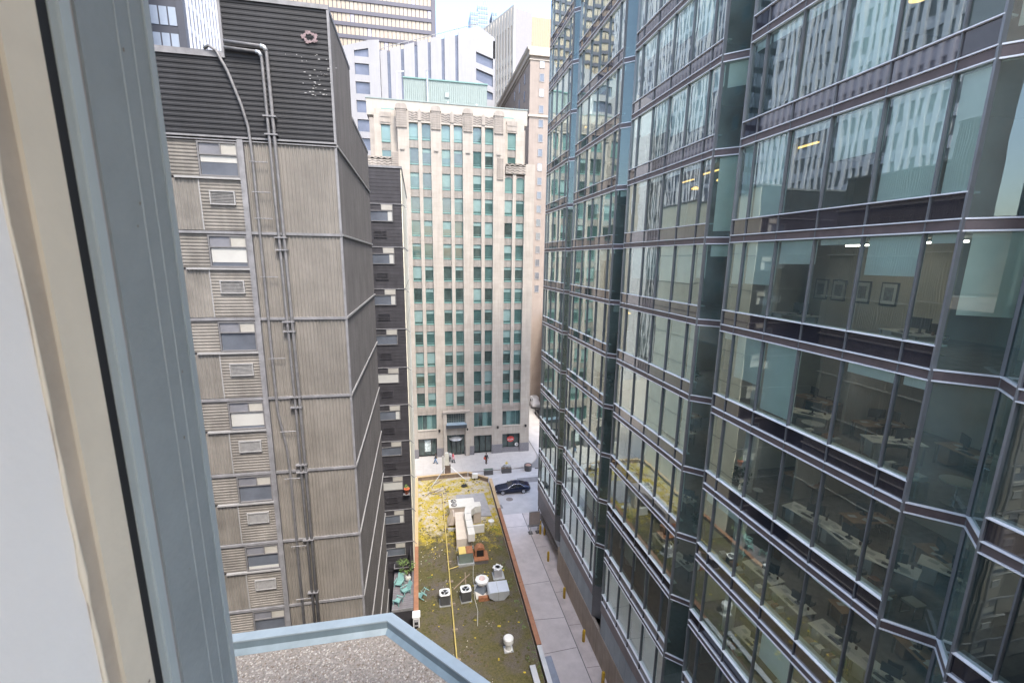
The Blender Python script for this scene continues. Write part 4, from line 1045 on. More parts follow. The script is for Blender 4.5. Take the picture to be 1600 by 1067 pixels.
# mezzanine and street level
for x0, x1 in ((-5.25, -2.23), (-.66, 2.34), (8.39, 11.39), (13.14, 16.18)):
    part('carved_band', MB().box(x0, x1, YL + .16, YL + .6, -24.6, -23.25), limestone_carved, lime)
    fr = MB()
    for j in range(14): fr.box(x0 + .1 + j * .205, x0 + .2 + j * .205, YL + .10, YL + .16, -24.2, -23.5)
    part('fluting', fr, limestone_carved, lime, stuff=True)
    fw = MB(); frame_box(fw, x0, x1, YL + .3, YL + .45, -27.15, -24.6, .07)
    for j in (1, 2, 3): fw.box(x0 + j * (x1 - x0) / 4 - .03, x0 + j * (x1 - x0) / 4 + .03, YL + .32, YL + .42, -27.1, -24.67)
    o = part('window', fw, copper, lime)
    for j in range(4):
        xa, xb_ = x0 + j * (x1 - x0) / 4 + .05, x0 + (j + 1) * (x1 - x0) / 4 - .05
        part('pane', MB().box(xa, xb_, YL + .38, YL + .40, -27.08, -24.68), [pane_teal, pane_dark, pane_blind, pane_teal][(j + int(x0)) % 4], o)
    part('belt_course', MB().box(x0, x1, YL - .04, YL + .6, -28.55, -27.2), limestone, lime)
    part('sill', MB().box(x0, x1, YL - .14, YL + .3, -27.2, -27.08), limestone, lime)
    shopf = MB(); frame_box(shopf, x0, x1, YL + .5, YL + .66, -31.75, -28.55, .10)
    for j in (1, 2): shopf.box(x0 + j * (x1 - x0) / 3 - .04, x0 + j * (x1 - x0) / 3 + .04, YL + .52, YL + .64, -31.65, -28.65)
    o = part('shop_front', shopf, gasket, lime)
    for j in range(3):
        xa, xb_ = x0 + j * (x1 - x0) / 3 + .06, x0 + (j + 1) * (x1 - x0) / 3 - .06
        part('pane', MB().box(xa, xb_, YL + .58, YL + .60, -31.65, -28.65), pane_dark, o)
part('shop_plinth', MB().box(13.18, 16.18, YL + .0, YL + .5, GZ + .1, -31.15), granite, lime)
red = mat('red_sign', (.50, .06, .05), .5, emit=0)
sg = thing('shop_sign', 'red oval shop sign inside the corner shop window', 'sign', (14.6, YL + .5, -29.8))
part('board', MB().extr([(14.05 + .62 + .62 * math.cos(a * .3927), -29.7 + .52 * math.sin(a * .3927)) for a in range(16)], YL + .46, YL + .5), red, sg)
part('lettering', MB().tube([(14.2, YL + .45, -29.92), (14.35, YL + .45, -29.62), (14.42, YL + .45, -29.95), (14.6, YL + .45, -29.7), (14.72, YL + .45, -29.95), (14.9, YL + .45, -29.68), (15.1, YL + .45, -29.85)], .055, 6), mat('sign_white', (.75, .74, .72), .6), sg)
rs = tag(link('round_sticker', MB().lathe((0, 0, 0), [(.33, 0), (.33, .03), (.0001, .03)], 20).mesh('round_sticker', MATS['sign_white']), None, (15.75, YL + .49, -30.75), (R(90), 0, 0)), 'white round sign with a dark arrow low in the corner shop window', 'sign')
part('arrow', MB().extr([(15.62, -30.8), (15.78, -30.62), (15.90, -30.7), (15.8, -30.72), (15.78, -30.9), (15.72, -30.76)], YL + .44, YL + .455), gasket, rs)
po = MB().box(9.2, 9.9, YL + .5, YL + .52, -31.2, -29.2)
tag(link('shop_poster', MB().box(.35, 1.35, YL + .49, YL + .51, -31.0, -29.0).mesh('shop_poster', mat('pale_display', (.45, .50, .48), .7, var=.5, scale=3))), 'pale display panel in the shop window left of the entrance', 'poster')
# entrance
part('portal', MB().box(3.40, 3.95, YL - .35, YL + .5, -31.9, -24.3), limestone, lime); part('portal', MB().box(7.0, 7.65, YL - .35, YL + .5, -31.9, -24.3), limestone, lime)
part('portal_lintel', MB().box(3.3, 7.75, YL - .5, YL + .5, -24.3, -24.0), limestone_carved, lime)
part('portal_frieze', MB().box(3.95, 7.0, YL + .1, YL + .5, -24.6, -24.3), limestone, lime)
part('carved_band', MB().box(3.86, 6.88, YL + .18, YL + .6, -24.0, -23.3), limestone_carved, lime)
o = part('transom_window', MB().box(3.95, 7.0, YL + .25, YL + .3, -26.15, -24.6), pane_dark, lime)
gr = MB()
for j in range(1, 8): gr.box(3.95 + j * .381 - .02, 3.95 + j * .381 + .02, YL + .2, YL + .25, -26.1, -24.6)
for j in range(1, 4): gr.box(3.95, 7.0, YL + .195, YL + .2, -26.1 + j * .38, -26.06 + j * .38)
part('screen_bars', gr, mat('bronze_bars', (.17, .17, .15), .5), o)
part('canopy', MB().box(3.85, 7.15, YL - .9, YL + .3, -26.75, -26.2), mat('canopy_dark', (.035, .04, .045), .5), lime)
part('canopy_top', MB().box(3.85, 7.15, YL - .92, YL + .3, -26.2, -26.12), mat('canopy_blue', (.20, .26, .31), .4), lime)
part('belt_course', MB().box(3.95, 7.0, YL + .02, YL + .6, -28.2, -26.75), limestone, lime)
fd = MB(); frame_box(fd, 3.95, 7.0, YL + .5, YL + .65, -31.9, -28.2, .1)
for j in (1, 2, 3): fd.box(3.95 + j * .7625 - .04, 3.95 + j * .7625 + .04, YL + .52, YL + .62, -31.8, -28.3)
o = part('door', fd, gasket, lime)
for j in range(4): part('pane', MB().box(4.02 + j * .7625, 4.68 + j * .7625, YL + .56, YL + .58, -31.8, -28.3), pane_dark, o)
part('revolving_drum', MB().lathe((5.45, YL + .55, -28.9), [(.0001, .25), (.5, .2), (1.1, 0), (1.15, -.12), (.0001, -.12)], 20), galv, lime)
for x in (2.75, 7.3, 12.35, 17.1):
    s_ = thing('wall_lamp', {2.75: 'black wall lamp on the pier left of the entrance', 7.3: 'black wall lamp just right of the entrance canopy', 12.35: 'black wall lamp on the pier between the two shop windows', 17.1: 'black wall lamp on the corner pier by the side street'}[x], 'lamp', (x, YL - .2, -27.3), 'black wall lamps on the limestone piers')
    part('shade', MB().lathe((x, YL - .25, -27.45), [(.10, 0), (.16, .12), (.16, .38), (.08, .45)], 10), gasket, s_)
    part('arm', MB().box(x - .04, x + .04, YL - .25, YL - .05, -27.2, -27.1), gasket, s_)
# rooftop penthouse
ph = thing('roof_penthouse', 'mint green ribbed penthouse on the limestone building roof', 'penthouse', (5.3, 84, 22.2))
pn = MB(); nrib = 44
for j in range(nrib):
    x = -1.35 + 13.2 * j / nrib; wd_ = 13.2 / nrib
    pn.face([(x, 80, 22), (x + wd_ * .8, 80, 22), (x + wd_ * .8, 80, 27.6), (x, 80, 27.6)])
    pn.face([(x + wd_ * .8, 80, 22), (x + wd_ * .9, 79.93, 22), (x + wd_ * .9, 79.93, 27.6), (x + wd_ * .8, 80, 27.6)])
    pn.face([(x + wd_ * .9, 79.93, 22), (x + wd_, 80, 22), (x + wd_, 80, 27.6), (x + wd_ * .9, 79.93, 27.6)])
part('ribbed_wall', pn, teal_panel, ph)
part('core', MB().box(-1.35, 11.85, 80.02, 89, 21.9, 27.55), teal_panel, ph)
part('roof_edge', MB().box(-1.45, 11.95, 79.85, 89.1, 27.55, 27.72), copper, ph)
part('hatch', MB().box(5.0, 5.75, 79.86, 79.95, 25.2, 25.95), mat('hatch_grey', (.24, .28, .27), .6), ph)
for xx in (5.4, 10.0): part('fixture', MB().box(xx, xx + .25, 79.8, 79.94, 24.2, 24.6), galv, ph)
part('flue', MB().lathe((2.3, 79.7, 22.3), [(.32, 0), (.32, .5), (.16, .7), (.16, 6.4), (.2, 6.4)], 10), galv, ph)
dg = tag(link('davit_arm', MB().tube([(-2.3, 78, 22.3), (-2.3, 78, 27.6), (-1.2, 78, 27.75)], .09, 8).mesh('davit_arm', white_duct)), 'white davit pole left of the mint penthouse', 'davit')

# ------------------------------------------------------------------ glass office building on the right
XG = 13.6; TF = 3.93; T0 = 1.18
TL = lambda k: T0 - TF * k
PW = [.87, 1.78, 1.78, 1.78, 1.78, .87]
HALF, PER, BW = .94, 10.73, 8.85
NC = [8.49 + PER * i for i in range(4)]
bays = [(NC[0] - HALF - BW, NC[0] - HALF, PW)] + [(NC[i] + HALF, NC[i] + HALF + BW, PW) for i in range(3)] + [(NC[3] + HALF, NC[3] + HALF + 7.08, [.87, 1.78, 1.78, 1.78, .87])]
KT, KB = -6, 6
gt = thing('glass_office_building', 'green glass office building with stepped bays and brown floor bands', 'building', (19, 25, GZ))
# interior: slabs, ceilings, core, partitions
foot = [(XG + .12, -1.2)]
for i, c_ in enumerate(NC): foot += [(XG + .12, c_ - HALF + .05), (XG + HALF + .14, c_), (XG + .12, c_ + HALF - .05)]
foot += [(XG + .12, 48.6), (30, 48.6), (30, -1.2)]
foot_ccw = list(reversed(foot))
sl_m = MB().prism(foot_ccw, -.30, -.06).mesh('floor_slab', carpet)
ce_m = MB().prism(foot_ccw, -.36, -.305).mesh('ceiling', soffit_m)
for k in range(KT, KB + 3):
    link('floor_slab', sl_m, gt, (0, 0, TL(k)))
    if k <= KB + 1: link('ceiling', ce_m, gt, (0, 0, TL(k)))
part('core_wall', MB().box(20.5, 29.8, -1.0, 48.4, GZ, TL(KT)), core_m, gt)
part('end_wall', MB().box(XG + .1, 30, -1.3, -1.21, GZ, TL(KT)), core_m, gt)
part('street_front', MB().box(XG + .12, 30, 48.62, 48.75, TL(7) - 1.0, TL(KT)), spandrel_glass, gt)
part('roof', MB().prism(foot_ccw, TL(KT) - .05, TL(KT) + .5), flash, gt)
pt_m = MB().box(15.2, 20.5, -.06, .06, -TF, -.36).mesh('partition', partition_m)
pt2_m = MB().box(16.6, 20.5, -.06, .06, -TF, -.36).mesh('partition', core_m)
rp = random.Random(4)
for k in range(KT, KB + 1):
    for bi in range(5):
        yc = NC[min(bi, 3)] if bi < 4 else 45
        link('partition', pt_m, gt, (0, yc + rp.choice((-.1, .1)), TL(k)))
        if rp.random() < .75: link('partition', pt2_m, gt, (0, yc - rp.choice((3.1, 4.9, 6.6)), TL(k)))
col_m = MB().tube([(15.15, 0, GZ), (15.15, 0, TL(KT))], .28, 14).mesh('column', partition_m)
for c_ in NC: link('column', col_m, gt, (0, c_ - 1.9, 0))
# facade members
def bar(name, m, y0, y1, z0, z1, x0, x1): return MB().box(x0, x1, y0, y1, z0, z1).mesh(name, m)
pane_meshes = {}
def pane_mesh(wd_, m, key):
    if (wd_, key) not in pane_meshes:
        q = MB(); q.face([(0, wd_ - .03, 0), (0, .03, 0), (0, .03, 2.95), (0, wd_ - .03, 2.95)]); pane_meshes[(wd_, key)] = q.mesh('pane', m)
    return pane_meshes[(wd_, key)]
rest = MB(); rest_sp = MB()
members = {}
for bi, (y0, y1, pw) in enumerate(bays):
    L_ = y1 - y0
    key = round(L_, 2)
    if key not in members:
        members[key] = (bar('brown_channel', channel_m, 0, L_, -.27, -.03, XG - .03, XG + .10), bar('rail', alu, 0, L_, -.017, .017, XG - .085, XG + .05), bar('sill_ledge', mat('sill_ledge_paint', (.45, .50, .48), .6), 0, L_, -.05, 0, XG + .06, XG + .34))
    chm, rlm, sdm = members[key]
    ym = [0]
    for q in pw: ym.append(ym[-1] + q)
    for k in range(KT, KB + 1):
        z = TL(k)
        link('brown_channel', chm, gt, (0, y0, z)); 
        for dz in (0, -.30, -3.28): link('rail', rlm, gt, (0, y0, z + dz))
        link('sill_ledge', sdm, gt, (0, y0, z - 3.26))
        # spandrel panels, three to a bay
        js = [0, ym[2], ym[4], L_] if len(pw) == 6 else [0, ym[2], ym[3], L_]
        for a, b_ in zip(js, js[1:]):
            if in_view((XG, y0 + (a + b_) / 2, z - 3.6), 120):
                mk = ('s', round(b_ - a, 2))
                if mk not in pane_meshes: pane_meshes[mk] = MB().box(XG, XG + .05, .015, b_ - a - .015, -3.905, -3.305).mesh('spandrel_panel', spandrel_glass)
                link('spandrel_panel', pane_meshes[mk], gt, (0, y0 + a, z), (0, 0, R(rp.uniform(-.02, .02))))
            else:
                rest_sp.box(XG, XG + .05, y0 + a + .015, y0 + b_ - .015, z - 3.905, z - 3.305)
        for j, wd_ in enumerate(pw):
            yy = y0 + ym[j]
            if in_view((XG, yy + wd_ / 2, z - 1.8), 130):
                link('pane', pane_mesh(wd_, glass_a, 'a'), gt, (XG + .04, yy, z - 3.265), (0, R(rp.uniform(-.38, .38)), R(rp.uniform(-.38, .38))))
            else:
                rest.face([(XG + .04, yy + wd_ - .03, z - 3.26), (XG + .04, yy + .03, z - 3.26), (XG + .04, yy + .03, z - .31), (XG + .04, yy + wd_ - .03, z - .31)])
    # uprights run the full height
    for j, yy in enumerate(ym):
        edge = j in (0, len(ym) - 1)
        wd_ = .06 if edge else .04
        part('mullion', MB().box(XG - (.07 if edge else .05), XG + .10, y0 + yy - wd_ / 2, y0 + yy + wd_ / 2, TL(KB + 1) - .9, TL(KT)), alu_mid if edge else alu_dark, gt)
# recess returns between bays (both splayed sides)
dn = HALF * math.sqrt(2)
npm = MB(); npm.face([(0, dn - .04, 0), (0, .04, 0), (0, .04, 3.58), (0, dn - .04, 3.58)])
npm = npm.mesh('pane', glass_b)
nch = MB().box(-.02, .06, .02, dn - .02, -.27, -.03).mesh('brown_channel', channel_m)
nrl = MB().box(-.05, .05, .0, dn, -.02, .02).mesh('rail', alu)
for i, c_ in enumerate(NC):
    for s in (-1, 1):
        # far side runs from (XG, c+HALF) to the apex; near side from the apex to (XG, c-HALF)
        if s > 0: loc, ang = (XG + HALF, c_), math.atan2(HALF, HALF)      # local +Y goes from apex out to the far bay
        else: loc, ang = (XG, c_ - HALF), -math.atan2(HALF, HALF)
        for k in range(KT, KB + 1):
            z = TL(k)
            if in_view((XG + .5, c_, z - 1.8), 130) and (s > 0 or i == 0):
                link('pane', npm, gt, (loc[0] + .05, loc[1], z - 3.89), (0, 0, ang))
                link('brown_channel', nch, gt, (loc[0] + .02, loc[1], z), (0, 0, ang))
                for dz in (0, -.30): link('rail', nrl, gt, (loc[0] + .02, loc[1], z + dz), (0, 0, ang))
            else:
                d = Vector((-math.sin(ang), math.cos(ang), 0)); p = Vector((loc[0] + .05, loc[1], z - 3.9)); q = p + d * dn
                rest.face([q, p, p + Vector((0, 0, 3.6)), q + Vector((0, 0, 3.6))])
    part('recess_mullion', MB().box(XG + HALF - .02, XG + HALF + .07, c_ - .045, c_ + .045, TL(KB + 1) - .9, TL(KT)), alu_dark, gt)
part('glazing', rest, glass_a, gt, stuff=True); part('spandrel_glazing', rest_sp, spandrel_glass, gt, stuff=True)
# foot of the facade: last band, blue grey panels, sandstone base
bz = TL(KB + 1)
for bi, (y0, y1, pw) in enumerate(bays):
    part('base_band', MB().box(XG - .05, XG + .1, y0, y1, bz - .95, bz), mat('bronze_base_band', (.20, .165, .155), .4, var=.15), gt)
    npan = 10 if bi < 4 else 8
    pmk = MB().box(XG, XG + .06, .012, (y1 - y0) / npan - .012, -2.95, -.97).mesh('base_panel', blue_panel if bi < 4 else granite)
    for j in range(npan): link('base_panel', pmk, gt, (0, y0 + j * (y1 - y0) / npan, bz))
    part('rail', MB().box(XG - .08, XG + .02, y0, y1, bz - .03, bz + .02), alu, gt)
ap_ = 0
for i, c_ in enumerate(NC):
    mb = MB(); mb.prism([(XG, c_ - HALF), (XG + HALF, c_), (XG, c_ + HALF), (XG + 1.5, c_ + HALF), (XG + 1.5, c_ - HALF)], bz - 2.95, bz)
    part('recess_base', mb, alu_dark, gt)
nst = 34
stm = MB().box(XG - .04, XG + .2, .012, 1.188, GZ - .02, bz - 2.98).mesh('stone_slab', stone_base)
for j in range(nst): link('stone_slab', stm, gt, (0, 40.2 - 1.2 * (j + 1) + .01, 0))
part('stone_return', MB().box(XG + .0, 18, 40.22, 40.4, GZ, bz - 2.98), stone_base, gt)
part('soffit', MB().box(XG + .02, 29, 40.4, 48.6, bz - 3.05, bz - 2.96), flash_light, gt)
part('recessed_front', MB().box(18.0, 18.2, 40.4, 48.6, GZ, bz - 3.05), pane_dark, gt)
part('corner_column', MB().tube([(14.6, 47.6, GZ), (14.6, 47.6, bz - 3.0)], .3, 14), stone_base, gt)
# roller blinds, a few standing in for reflections, behind chosen panes: (bay, storey) -> drop of each pane from the left (far) end
def bl(bi, k, drops):
    y0, y1, pw = bays[bi]; ym = [0]
    for q in pw: ym.append(ym[-1] + q)
    for j, d in enumerate(drops):
        jj = len(pw) - 1 - j               # drops are listed from the far end
        if d <= 0: continue
        part('roller_blind', MB().box(XG + .20, XG + .215, y0 + ym[jj] + .06, y0 + ym[jj + 1] - .06, TL(k) - .34 - d, TL(k) - .34), blind_m, gt)
bl(1, 0, [1.75, 1.7, .85, .2, 1.15, .25]); bl(1, 1, [.3, 1.9, 2.8, 0, .35, .3]); bl(1, -1, [2.9, 2.9, .25, 1.4, 2.9, 2.9]); bl(1, 2, [0, 0, 0, 0, 0, 0])
bl(1, 3, [.6, .5, 0, 0, .25, 0]); bl(1, 4, [0, 0, .4, 1.5, .3, 0]); bl(1, -2, [.3, .3, .3, 2.9, 0, .3])
bl(2, 0, [.3, 1.9, 1.9, 1.9, 1.9, 1.6]); bl(2, -1, [0, .2, .2, .2, .2, .2]); bl(2, -2, [1.0, 1.2, 1.6, 2.0, 2.2, .9]); bl(2, 1, [0, 0, 2.7, 2.9, 2.9, 2.9]); bl(2, 2, [0, .3, 2.9, 2.9, 2.6, 2.9]); bl(2, 3, [0, 0, 1.6, 2.2, 1.9, 2.4]); bl(2, -3, [.3, .9, .9, 1.5, 2.0, .8])  # long blinds just below eye level stand in for the reflected pale wall
bl(3, 0, [.8, .8, 2.2, 1.6, .8, .3]); bl(3, -1, [.4, 2.2, .4, 1.2, 2.2, .3]); bl(3, 2, [.3, .9, .3, .3, 1.5, .3]); bl(3, -3, [.5, 1, 2, .4, 1.4, .3]); bl(3, 5, [1.1, 1.8, 1.8, 1.8, 1.8, 1.8]); bl(3, 6, [1.4, 2.6, 2.6, 2.6, 2.6, 2.6])
bl(4, 0, [.5, 1.6, .5, .5, .5]); bl(4, -2, [.5, 1.6, 2.2, .5, .5]); bl(4, 2, [.4, .4, 1.6, .4, .4]); bl(4, 6, [2.4, 2.6, 2.6, 2.6, 2.4]); bl(4, 5, [1.2, 1.2, 1.4, 1.2, 1.2])
bl(2, 5, [.3, .3, 1.6, .3, .3, .3]); bl(2, 6, [2.8, 2.8, 2.8, 2.8, 2.8, .3])
bl(0, 0, [2.2, 1.0, 0, 0, 0, 0])
nb_ = MB().box(0, .012, .12, dn - .12, 0, 1).mesh('roller_blind', blind_m)
for i, k, d in ((0, 0, 2.1), (1, 0, .55), (1, -1, 3.3), (1, -2, 1.0), (2, 1, .5), (0, -2, 3.2), (2, -1, .4)):
    link('roller_blind', nb_, gt, (XG + HALF + .22, NC[i] + .02, TL(k) - .34 - d), (0, 0, R(45)), (1, 1, d))

# ------------------------------------------------------------------ what stands in the offices
desk_m = mat('pale_desk', (.56, .53, .47), .5, var=.06); dark_pl = mat('dark_plastic', (.035, .035, .04), .5); chrome = mat('chrome', (.55, .55, .56), .25, metal=.8)
brown_l = mat('brown_leather', (.13, .07, .045), .5)
def make_desk(desk_m=desk_m):
    t = thing('office_desk', '', 'desk', (0, 0, 0), 'office desks behind the glass facade')
    part('desk_top', MB().prism([(-.4, -.85), (.4, -.85), (.4, .85), (-.4, .85)], .71, .74), desk_m, t)
    for sx in (-.34, .34):
        for sy in (-.78, .78): part('leg', MB().box(sx - .025, sx + .025, sy - .025, sy + .025, 0, .71), chrome, t)
    part('modesty_panel', MB().box(.30, .32, -.7, .7, .35, .7), desk_m, t)
    part('drawer_unit', MB().box(-.3, .25, .35, .72, .1, .7), desk_m, t)
    for (x, y, a) in ((-.2, -.5, .3), (-.05, -.42, .1), (.12, .5, -.2), (-.15, .15, .5)):
        c_, s_ = math.cos(a), math.sin(a); q = MB()
        q.face([(x + c_ * u - s_ * v, y + s_ * u + c_ * v, .744 + .002 * (x > 0)) for u, v in ((-.1, -.14), (.1, -.14), (.1, .14), (-.1, .14))]); part('paper', q, MATS['white_blind'], t)
    part('keyboard', MB().box(-.28, -.14, -.3, .12, .741, .76), dark_pl, t)
    part('pen_pot', MB().lathe((.2, -.62, .741), [(.04, 0), (.045, .11), (.035, .11), (.0001, .03)], 8), brown_l, t)
    return t
def make_monitor():
    t = thing('computer_monitor', '', 'monitor', (0, 0, 0), 'monitors on the office desks')
    part('screen', MB().box(-.02, .02, -.28, .28, .14, .48), dark_pl, t); part('stand', MB().box(-.015, .015, -.03, .03, .0, .2), dark_pl, t); part('foot', MB().lathe((0, 0, 0), [(.12, 0), (.12, .012), (.0001, .014)], 12), dark_pl, t)
    return t
def make_chair():
    t = thing('office_chair', '', 'chair', (0, 0, 0), 'office chairs behind the glass facade')
    part('seat', MB().lathe((0, 0, .44), [(.18, 0), (.25, .03), (.25, .07), (.2, .10), (.0001, .10)], 12), dark_pl, t)
    bk = MB()
    for a in range(6):
        a0, a1 = R(-38 + a * 12.7), R(-38 + (a + 1) * 12.7)
        P = lambda a_, r, z: (-r * math.cos(a_), r * math.sin(a_) * 1.1, z)
        bk.face([P(a0, .24, .6), P(a1, .24, .6), P(a1, .27, 1.05), P(a0, .27, 1.05)]); bk.face([P(a1, .28, .6), P(a0, .28, .6), P(a0, .31, 1.05), P(a1, .31, 1.05)])
        bk.face([P(a0, .27, 1.05), P(a1, .27, 1.05), P(a1, .31, 1.05), P(a0, .31, 1.05)])
    part('backrest', bk, dark_pl, t)
    part('back_stem', MB().tube([(-.1, 0, .46), (-.27, 0, .5), (-.28, 0, .7)], .025, 6), dark_pl, t)
    for s in (-1, 1): part('armrest', MB().tube([(0, s * .24, .48), (.02, s * .30, .58), (.02, s * .30, .68), (-.14, s * .29, .69)], .022, 6), dark_pl, t)
    part('gas_post', MB().tube([(0, 0, .08), (0, 0, .45)], .03, 8), chrome, t)
    for q in range(5):
        a = q * 1.2566; part('base_spoke', MB().tube([(0, 0, .1), (.3 * math.cos(a), .3 * math.sin(a), .05)], [.03, .018], 6), chrome, t)
    return t
d0, m0, h0 = make_desk(), make_monitor(), make_chair()
d1 = make_desk(mat('walnut_desk', (.24, .145, .085), .5, var=.2, scale=4))
place(d1, (17.6, bays[2][1] - 3, TL(3) - .055), .2); d1['label'] = 'brown wooden desk deep inside the second bay, two floors below framed pictures'
ORD = ['', 'first', 'second', 'third', 'fourth', 'fifth', 'sixth', 'seventh', 'eighth']
fl_name = {0: 'floor with framed pictures', 1: 'one floor below framed pictures', 2: 'two floors below framed pictures', 3: 'three floors below framed pictures', 4: 'four floors below framed pictures'}
used = {'d': 0}
def station(bi, k, dy, x, rot, idx, monitor=True, chair=True):
    y = bays[bi][1] - dy; fz = TL(k + 1) - .055
    bn = {1: 'near bay', 2: 'second bay', 3: 'third bay'}[bi]
    lab = f'{ORD[idx]} from far end, {bn}, {fl_name[k]}'
    if used['d'] == 0:
        place(d0, (x, y, fz), rot); place(m0, (x + .1, y - .2, fz + .742), rot + .3); place(h0, (x + .75 * math.cos(rot), y + .75 * math.sin(rot), fz), rot)
        d0['label'] = 'pale desk ' + lab; m0['label'] = 'monitor on desk ' + lab; h0['label'] = 'black swivel chair ' + lab
        used['d'] = 1; return
    copy_thing(d0, (x, y, fz), rot, 'pale desk ' + lab)
    if monitor: copy_thing(m0, (x + .1, y - .2, fz + .742), rot + .3, 'monitor on desk ' + lab)
    if chair: copy_thing(h0, (x + .8 * math.cos(rot), y + .8 * math.sin(rot), fz), rot + .4, 'black swivel chair ' + lab)
station(1, 0, 2.0, 15.5, .1, 1); station(1, 0, 6.9, 15.2, -.3, 2)
station(1, 1, 3.2, 15.6, .6, 1); station(1, 1, 6.3, 16.2, 1.2, 2)
station(1, 2, 4.3, 15.3, .2, 1); station(1, 2, 5.8, 15.35, -.15, 2); station(1, 2, 7.4, 15.5, .5, 3); station(1, 2, 8.2, 17.2, .5, 4)
station(1, 3, 2.6, 15.2, .1, 1); station(1, 3, 4.4, 15.1, .0, 2); station(1, 3, 6.4, 15.2, .1, 3); station(1, 3, 8.0, 15.4, .2, 4)
station(1, 4, 2.4, 15.3, .1, 1); station(1, 4, 5.2, 15.4, .3, 2)
station(2, 3, 3.4, 15.4, .2, 1); station(2, 3, 6.4, 15.4, .1, 2); station(2, 4, 5.0, 15.3, .0, 1); station(2, 4, 7.2, 15.4, .2, 2); station(2, 2, 5.6, 15.4, .2, 1)
station(2, 1, 2.4, 15.4, .1, 1); station(3, 2, 4.2, 15.4, .1, 1); station(3, 3, 3.0, 15.4, .1, 1)
def inner(bi, k, dy, x, rot, idx):
    y = bays[bi][1] - dy; z_ = TL(k + 1) - .055
    bn = {1: 'near bay', 2: 'second bay', 3: 'third bay'}[bi]
    lab = f'{ORD[idx]} in the inner row, {bn}, {fl_name[k]}'
    copy_thing(d1, (x, y, z_), rot, 'brown desk ' + lab); copy_thing(m0, (x + .1, y + .25, z_ + .742), rot - .4, 'monitor on desk ' + lab); copy_thing(h0, (x + .85, y + .1, z_), rot + 2.6, 'black swivel chair ' + lab)
for k in (1, 2, 3, 4):
    inner(1, k, 1.7, 17.6, .1, 1); inner(1, k, 4.6 + .2 * k, 17.4, 1.4, 2); inner(1, k, 7.6, 17.7, -.2, 3)
def shelf_unit(p, label, ln=1.5):
    t = thing('low_shelf', label, 'shelf', p, 'low shelves behind the glass')
    part('carcass', MB().box(p[0], p[0] + .38, p[1], p[1] + ln, p[2], p[2] + .58), mat('shelf_oak', (.27, .19, .12), .6, var=.2, scale=5), t)
    q = p[1] + .05; kk = 0
    while q < p[1] + ln - .2:
        w_ = rg.uniform(.1, .3); h_ = rg.uniform(.06, .26)
        part('box_file', MB().box(p[0] + .05, p[0] + .33, q, q + w_, p[2] + .585, p[2] + .585 + h_), [white_panel, rust, dark_pl, desk_m, blue_panel][kk % 5], t); q += w_ + rg.uniform(.04, .3); kk += 1
for i, (yy, k) in enumerate(((16.6, 3), (14.2, 3), (11.5, 3), (12.8, 4), (16.0, 4), (10.4, 2), (13.0, 1), (10.2, 1), (26.0, 3), (23.2, 4))):
    shelf_unit((14.05, yy - .75, TL(k + 1) - .055), f'low oak shelf with files, {fl_name[k]}, ' + ('second bay' if yy > 20 else 'near bay ' + f'behind the {ORD[int((18.3 - yy) / 1.7) + 1]} pane'))
# round white tables
def round_table(p, r, label, h=.7):
    t = thing('round_table', label, 'table', p, 'round white tables in the offices')
    part('table_top', MB().lathe((p[0], p[1], p[2] + h), [(r, 0), (r, .03), (.0001, .03)], 20), white_panel, t)
    part('post', MB().tube([(p[0], p[1], p[2] + .03), (p[0], p[1], p[2] + h)], .035, 8), chrome, t)
    part('foot', MB().lathe(p, [(r * .7, 0), (r * .7, .02), (.05, .04), (.0001, .04)], 16), chrome, t)
fz = lambda k: TL(k + 1) - .055
round_table((15.0, 9.15, fz(1)), .42, 'round white table in the recess nearest the eye, below the hanging blind')
round_table((15.2, 14.3, fz(1)), .40, 'low round white table one floor below the framed pictures', .55)
round_table((15.0, 16.4, fz(2)), .22, 'small round white stool table beside the big dark plant', .5)
def stool(p, label):
    t = thing('stool', label, 'stool', p)
    part('seat', MB().box(p[0] - .22, p[0] + .22, p[1] - .22, p[1] + .22, p[2] + .45, p[2] + .52), white_panel, t)
    for sy in (-.19, .19): part('leg_loop', MB().tube([(p[0] - .2, p[1] + sy, p[2] + .02), (p[0] - .18, p[1] + sy, p[2] + .45), (p[0] + .18, p[1] + sy, p[2] + .45), (p[0] + .2, p[1] + sy, p[2] + .02), (p[0] - .2, p[1] + sy, p[2] + .02)], .014, 6), chrome, t)
stool((14.75, 9.4, fz(2)), 'white topped chrome stool in the recess second floor below eye level')
# potted plants
def office_plant(p, label, r, h):
    t = thing('office_plant', label, 'potted plant', p)
    part('pot', MB().lathe(p, [(.16, 0), (.2, .34), (.17, .34), (.16, .3), (.0001, .3)], 12), white_panel, t)
    mb = MB(); leaves(mb, (p[0], p[1], p[2] + h), r, 170, .11, rg); mb2 = MB().tube([(p[0], p[1], p[2] + .3), (p[0], p[1], p[2] + h)], .02, 6)
    part('stem', mb2, MATS['woody_stem'], t); part('foliage', mb, mat('dark_leaf', (.035, .06, .03), .5, var=.4, scale=9), t, stuff=True)
office_plant((14.5, 17.0, fz(2)), 'big dark leafy plant behind the far pane two floors below the pictures', .5, .95)
office_plant((14.6, 21.5, fz(1)), 'bushy plant in the recess one floor below the pictures', .4, .8)
office_plant((14.5, 7.0, fz(3)), 'dark plant in a white pot at the near right edge', .5, 1.0)
office_plant((14.7, 20.0, fz(3)), 'dark plant in the recess lower down', .4, .8)
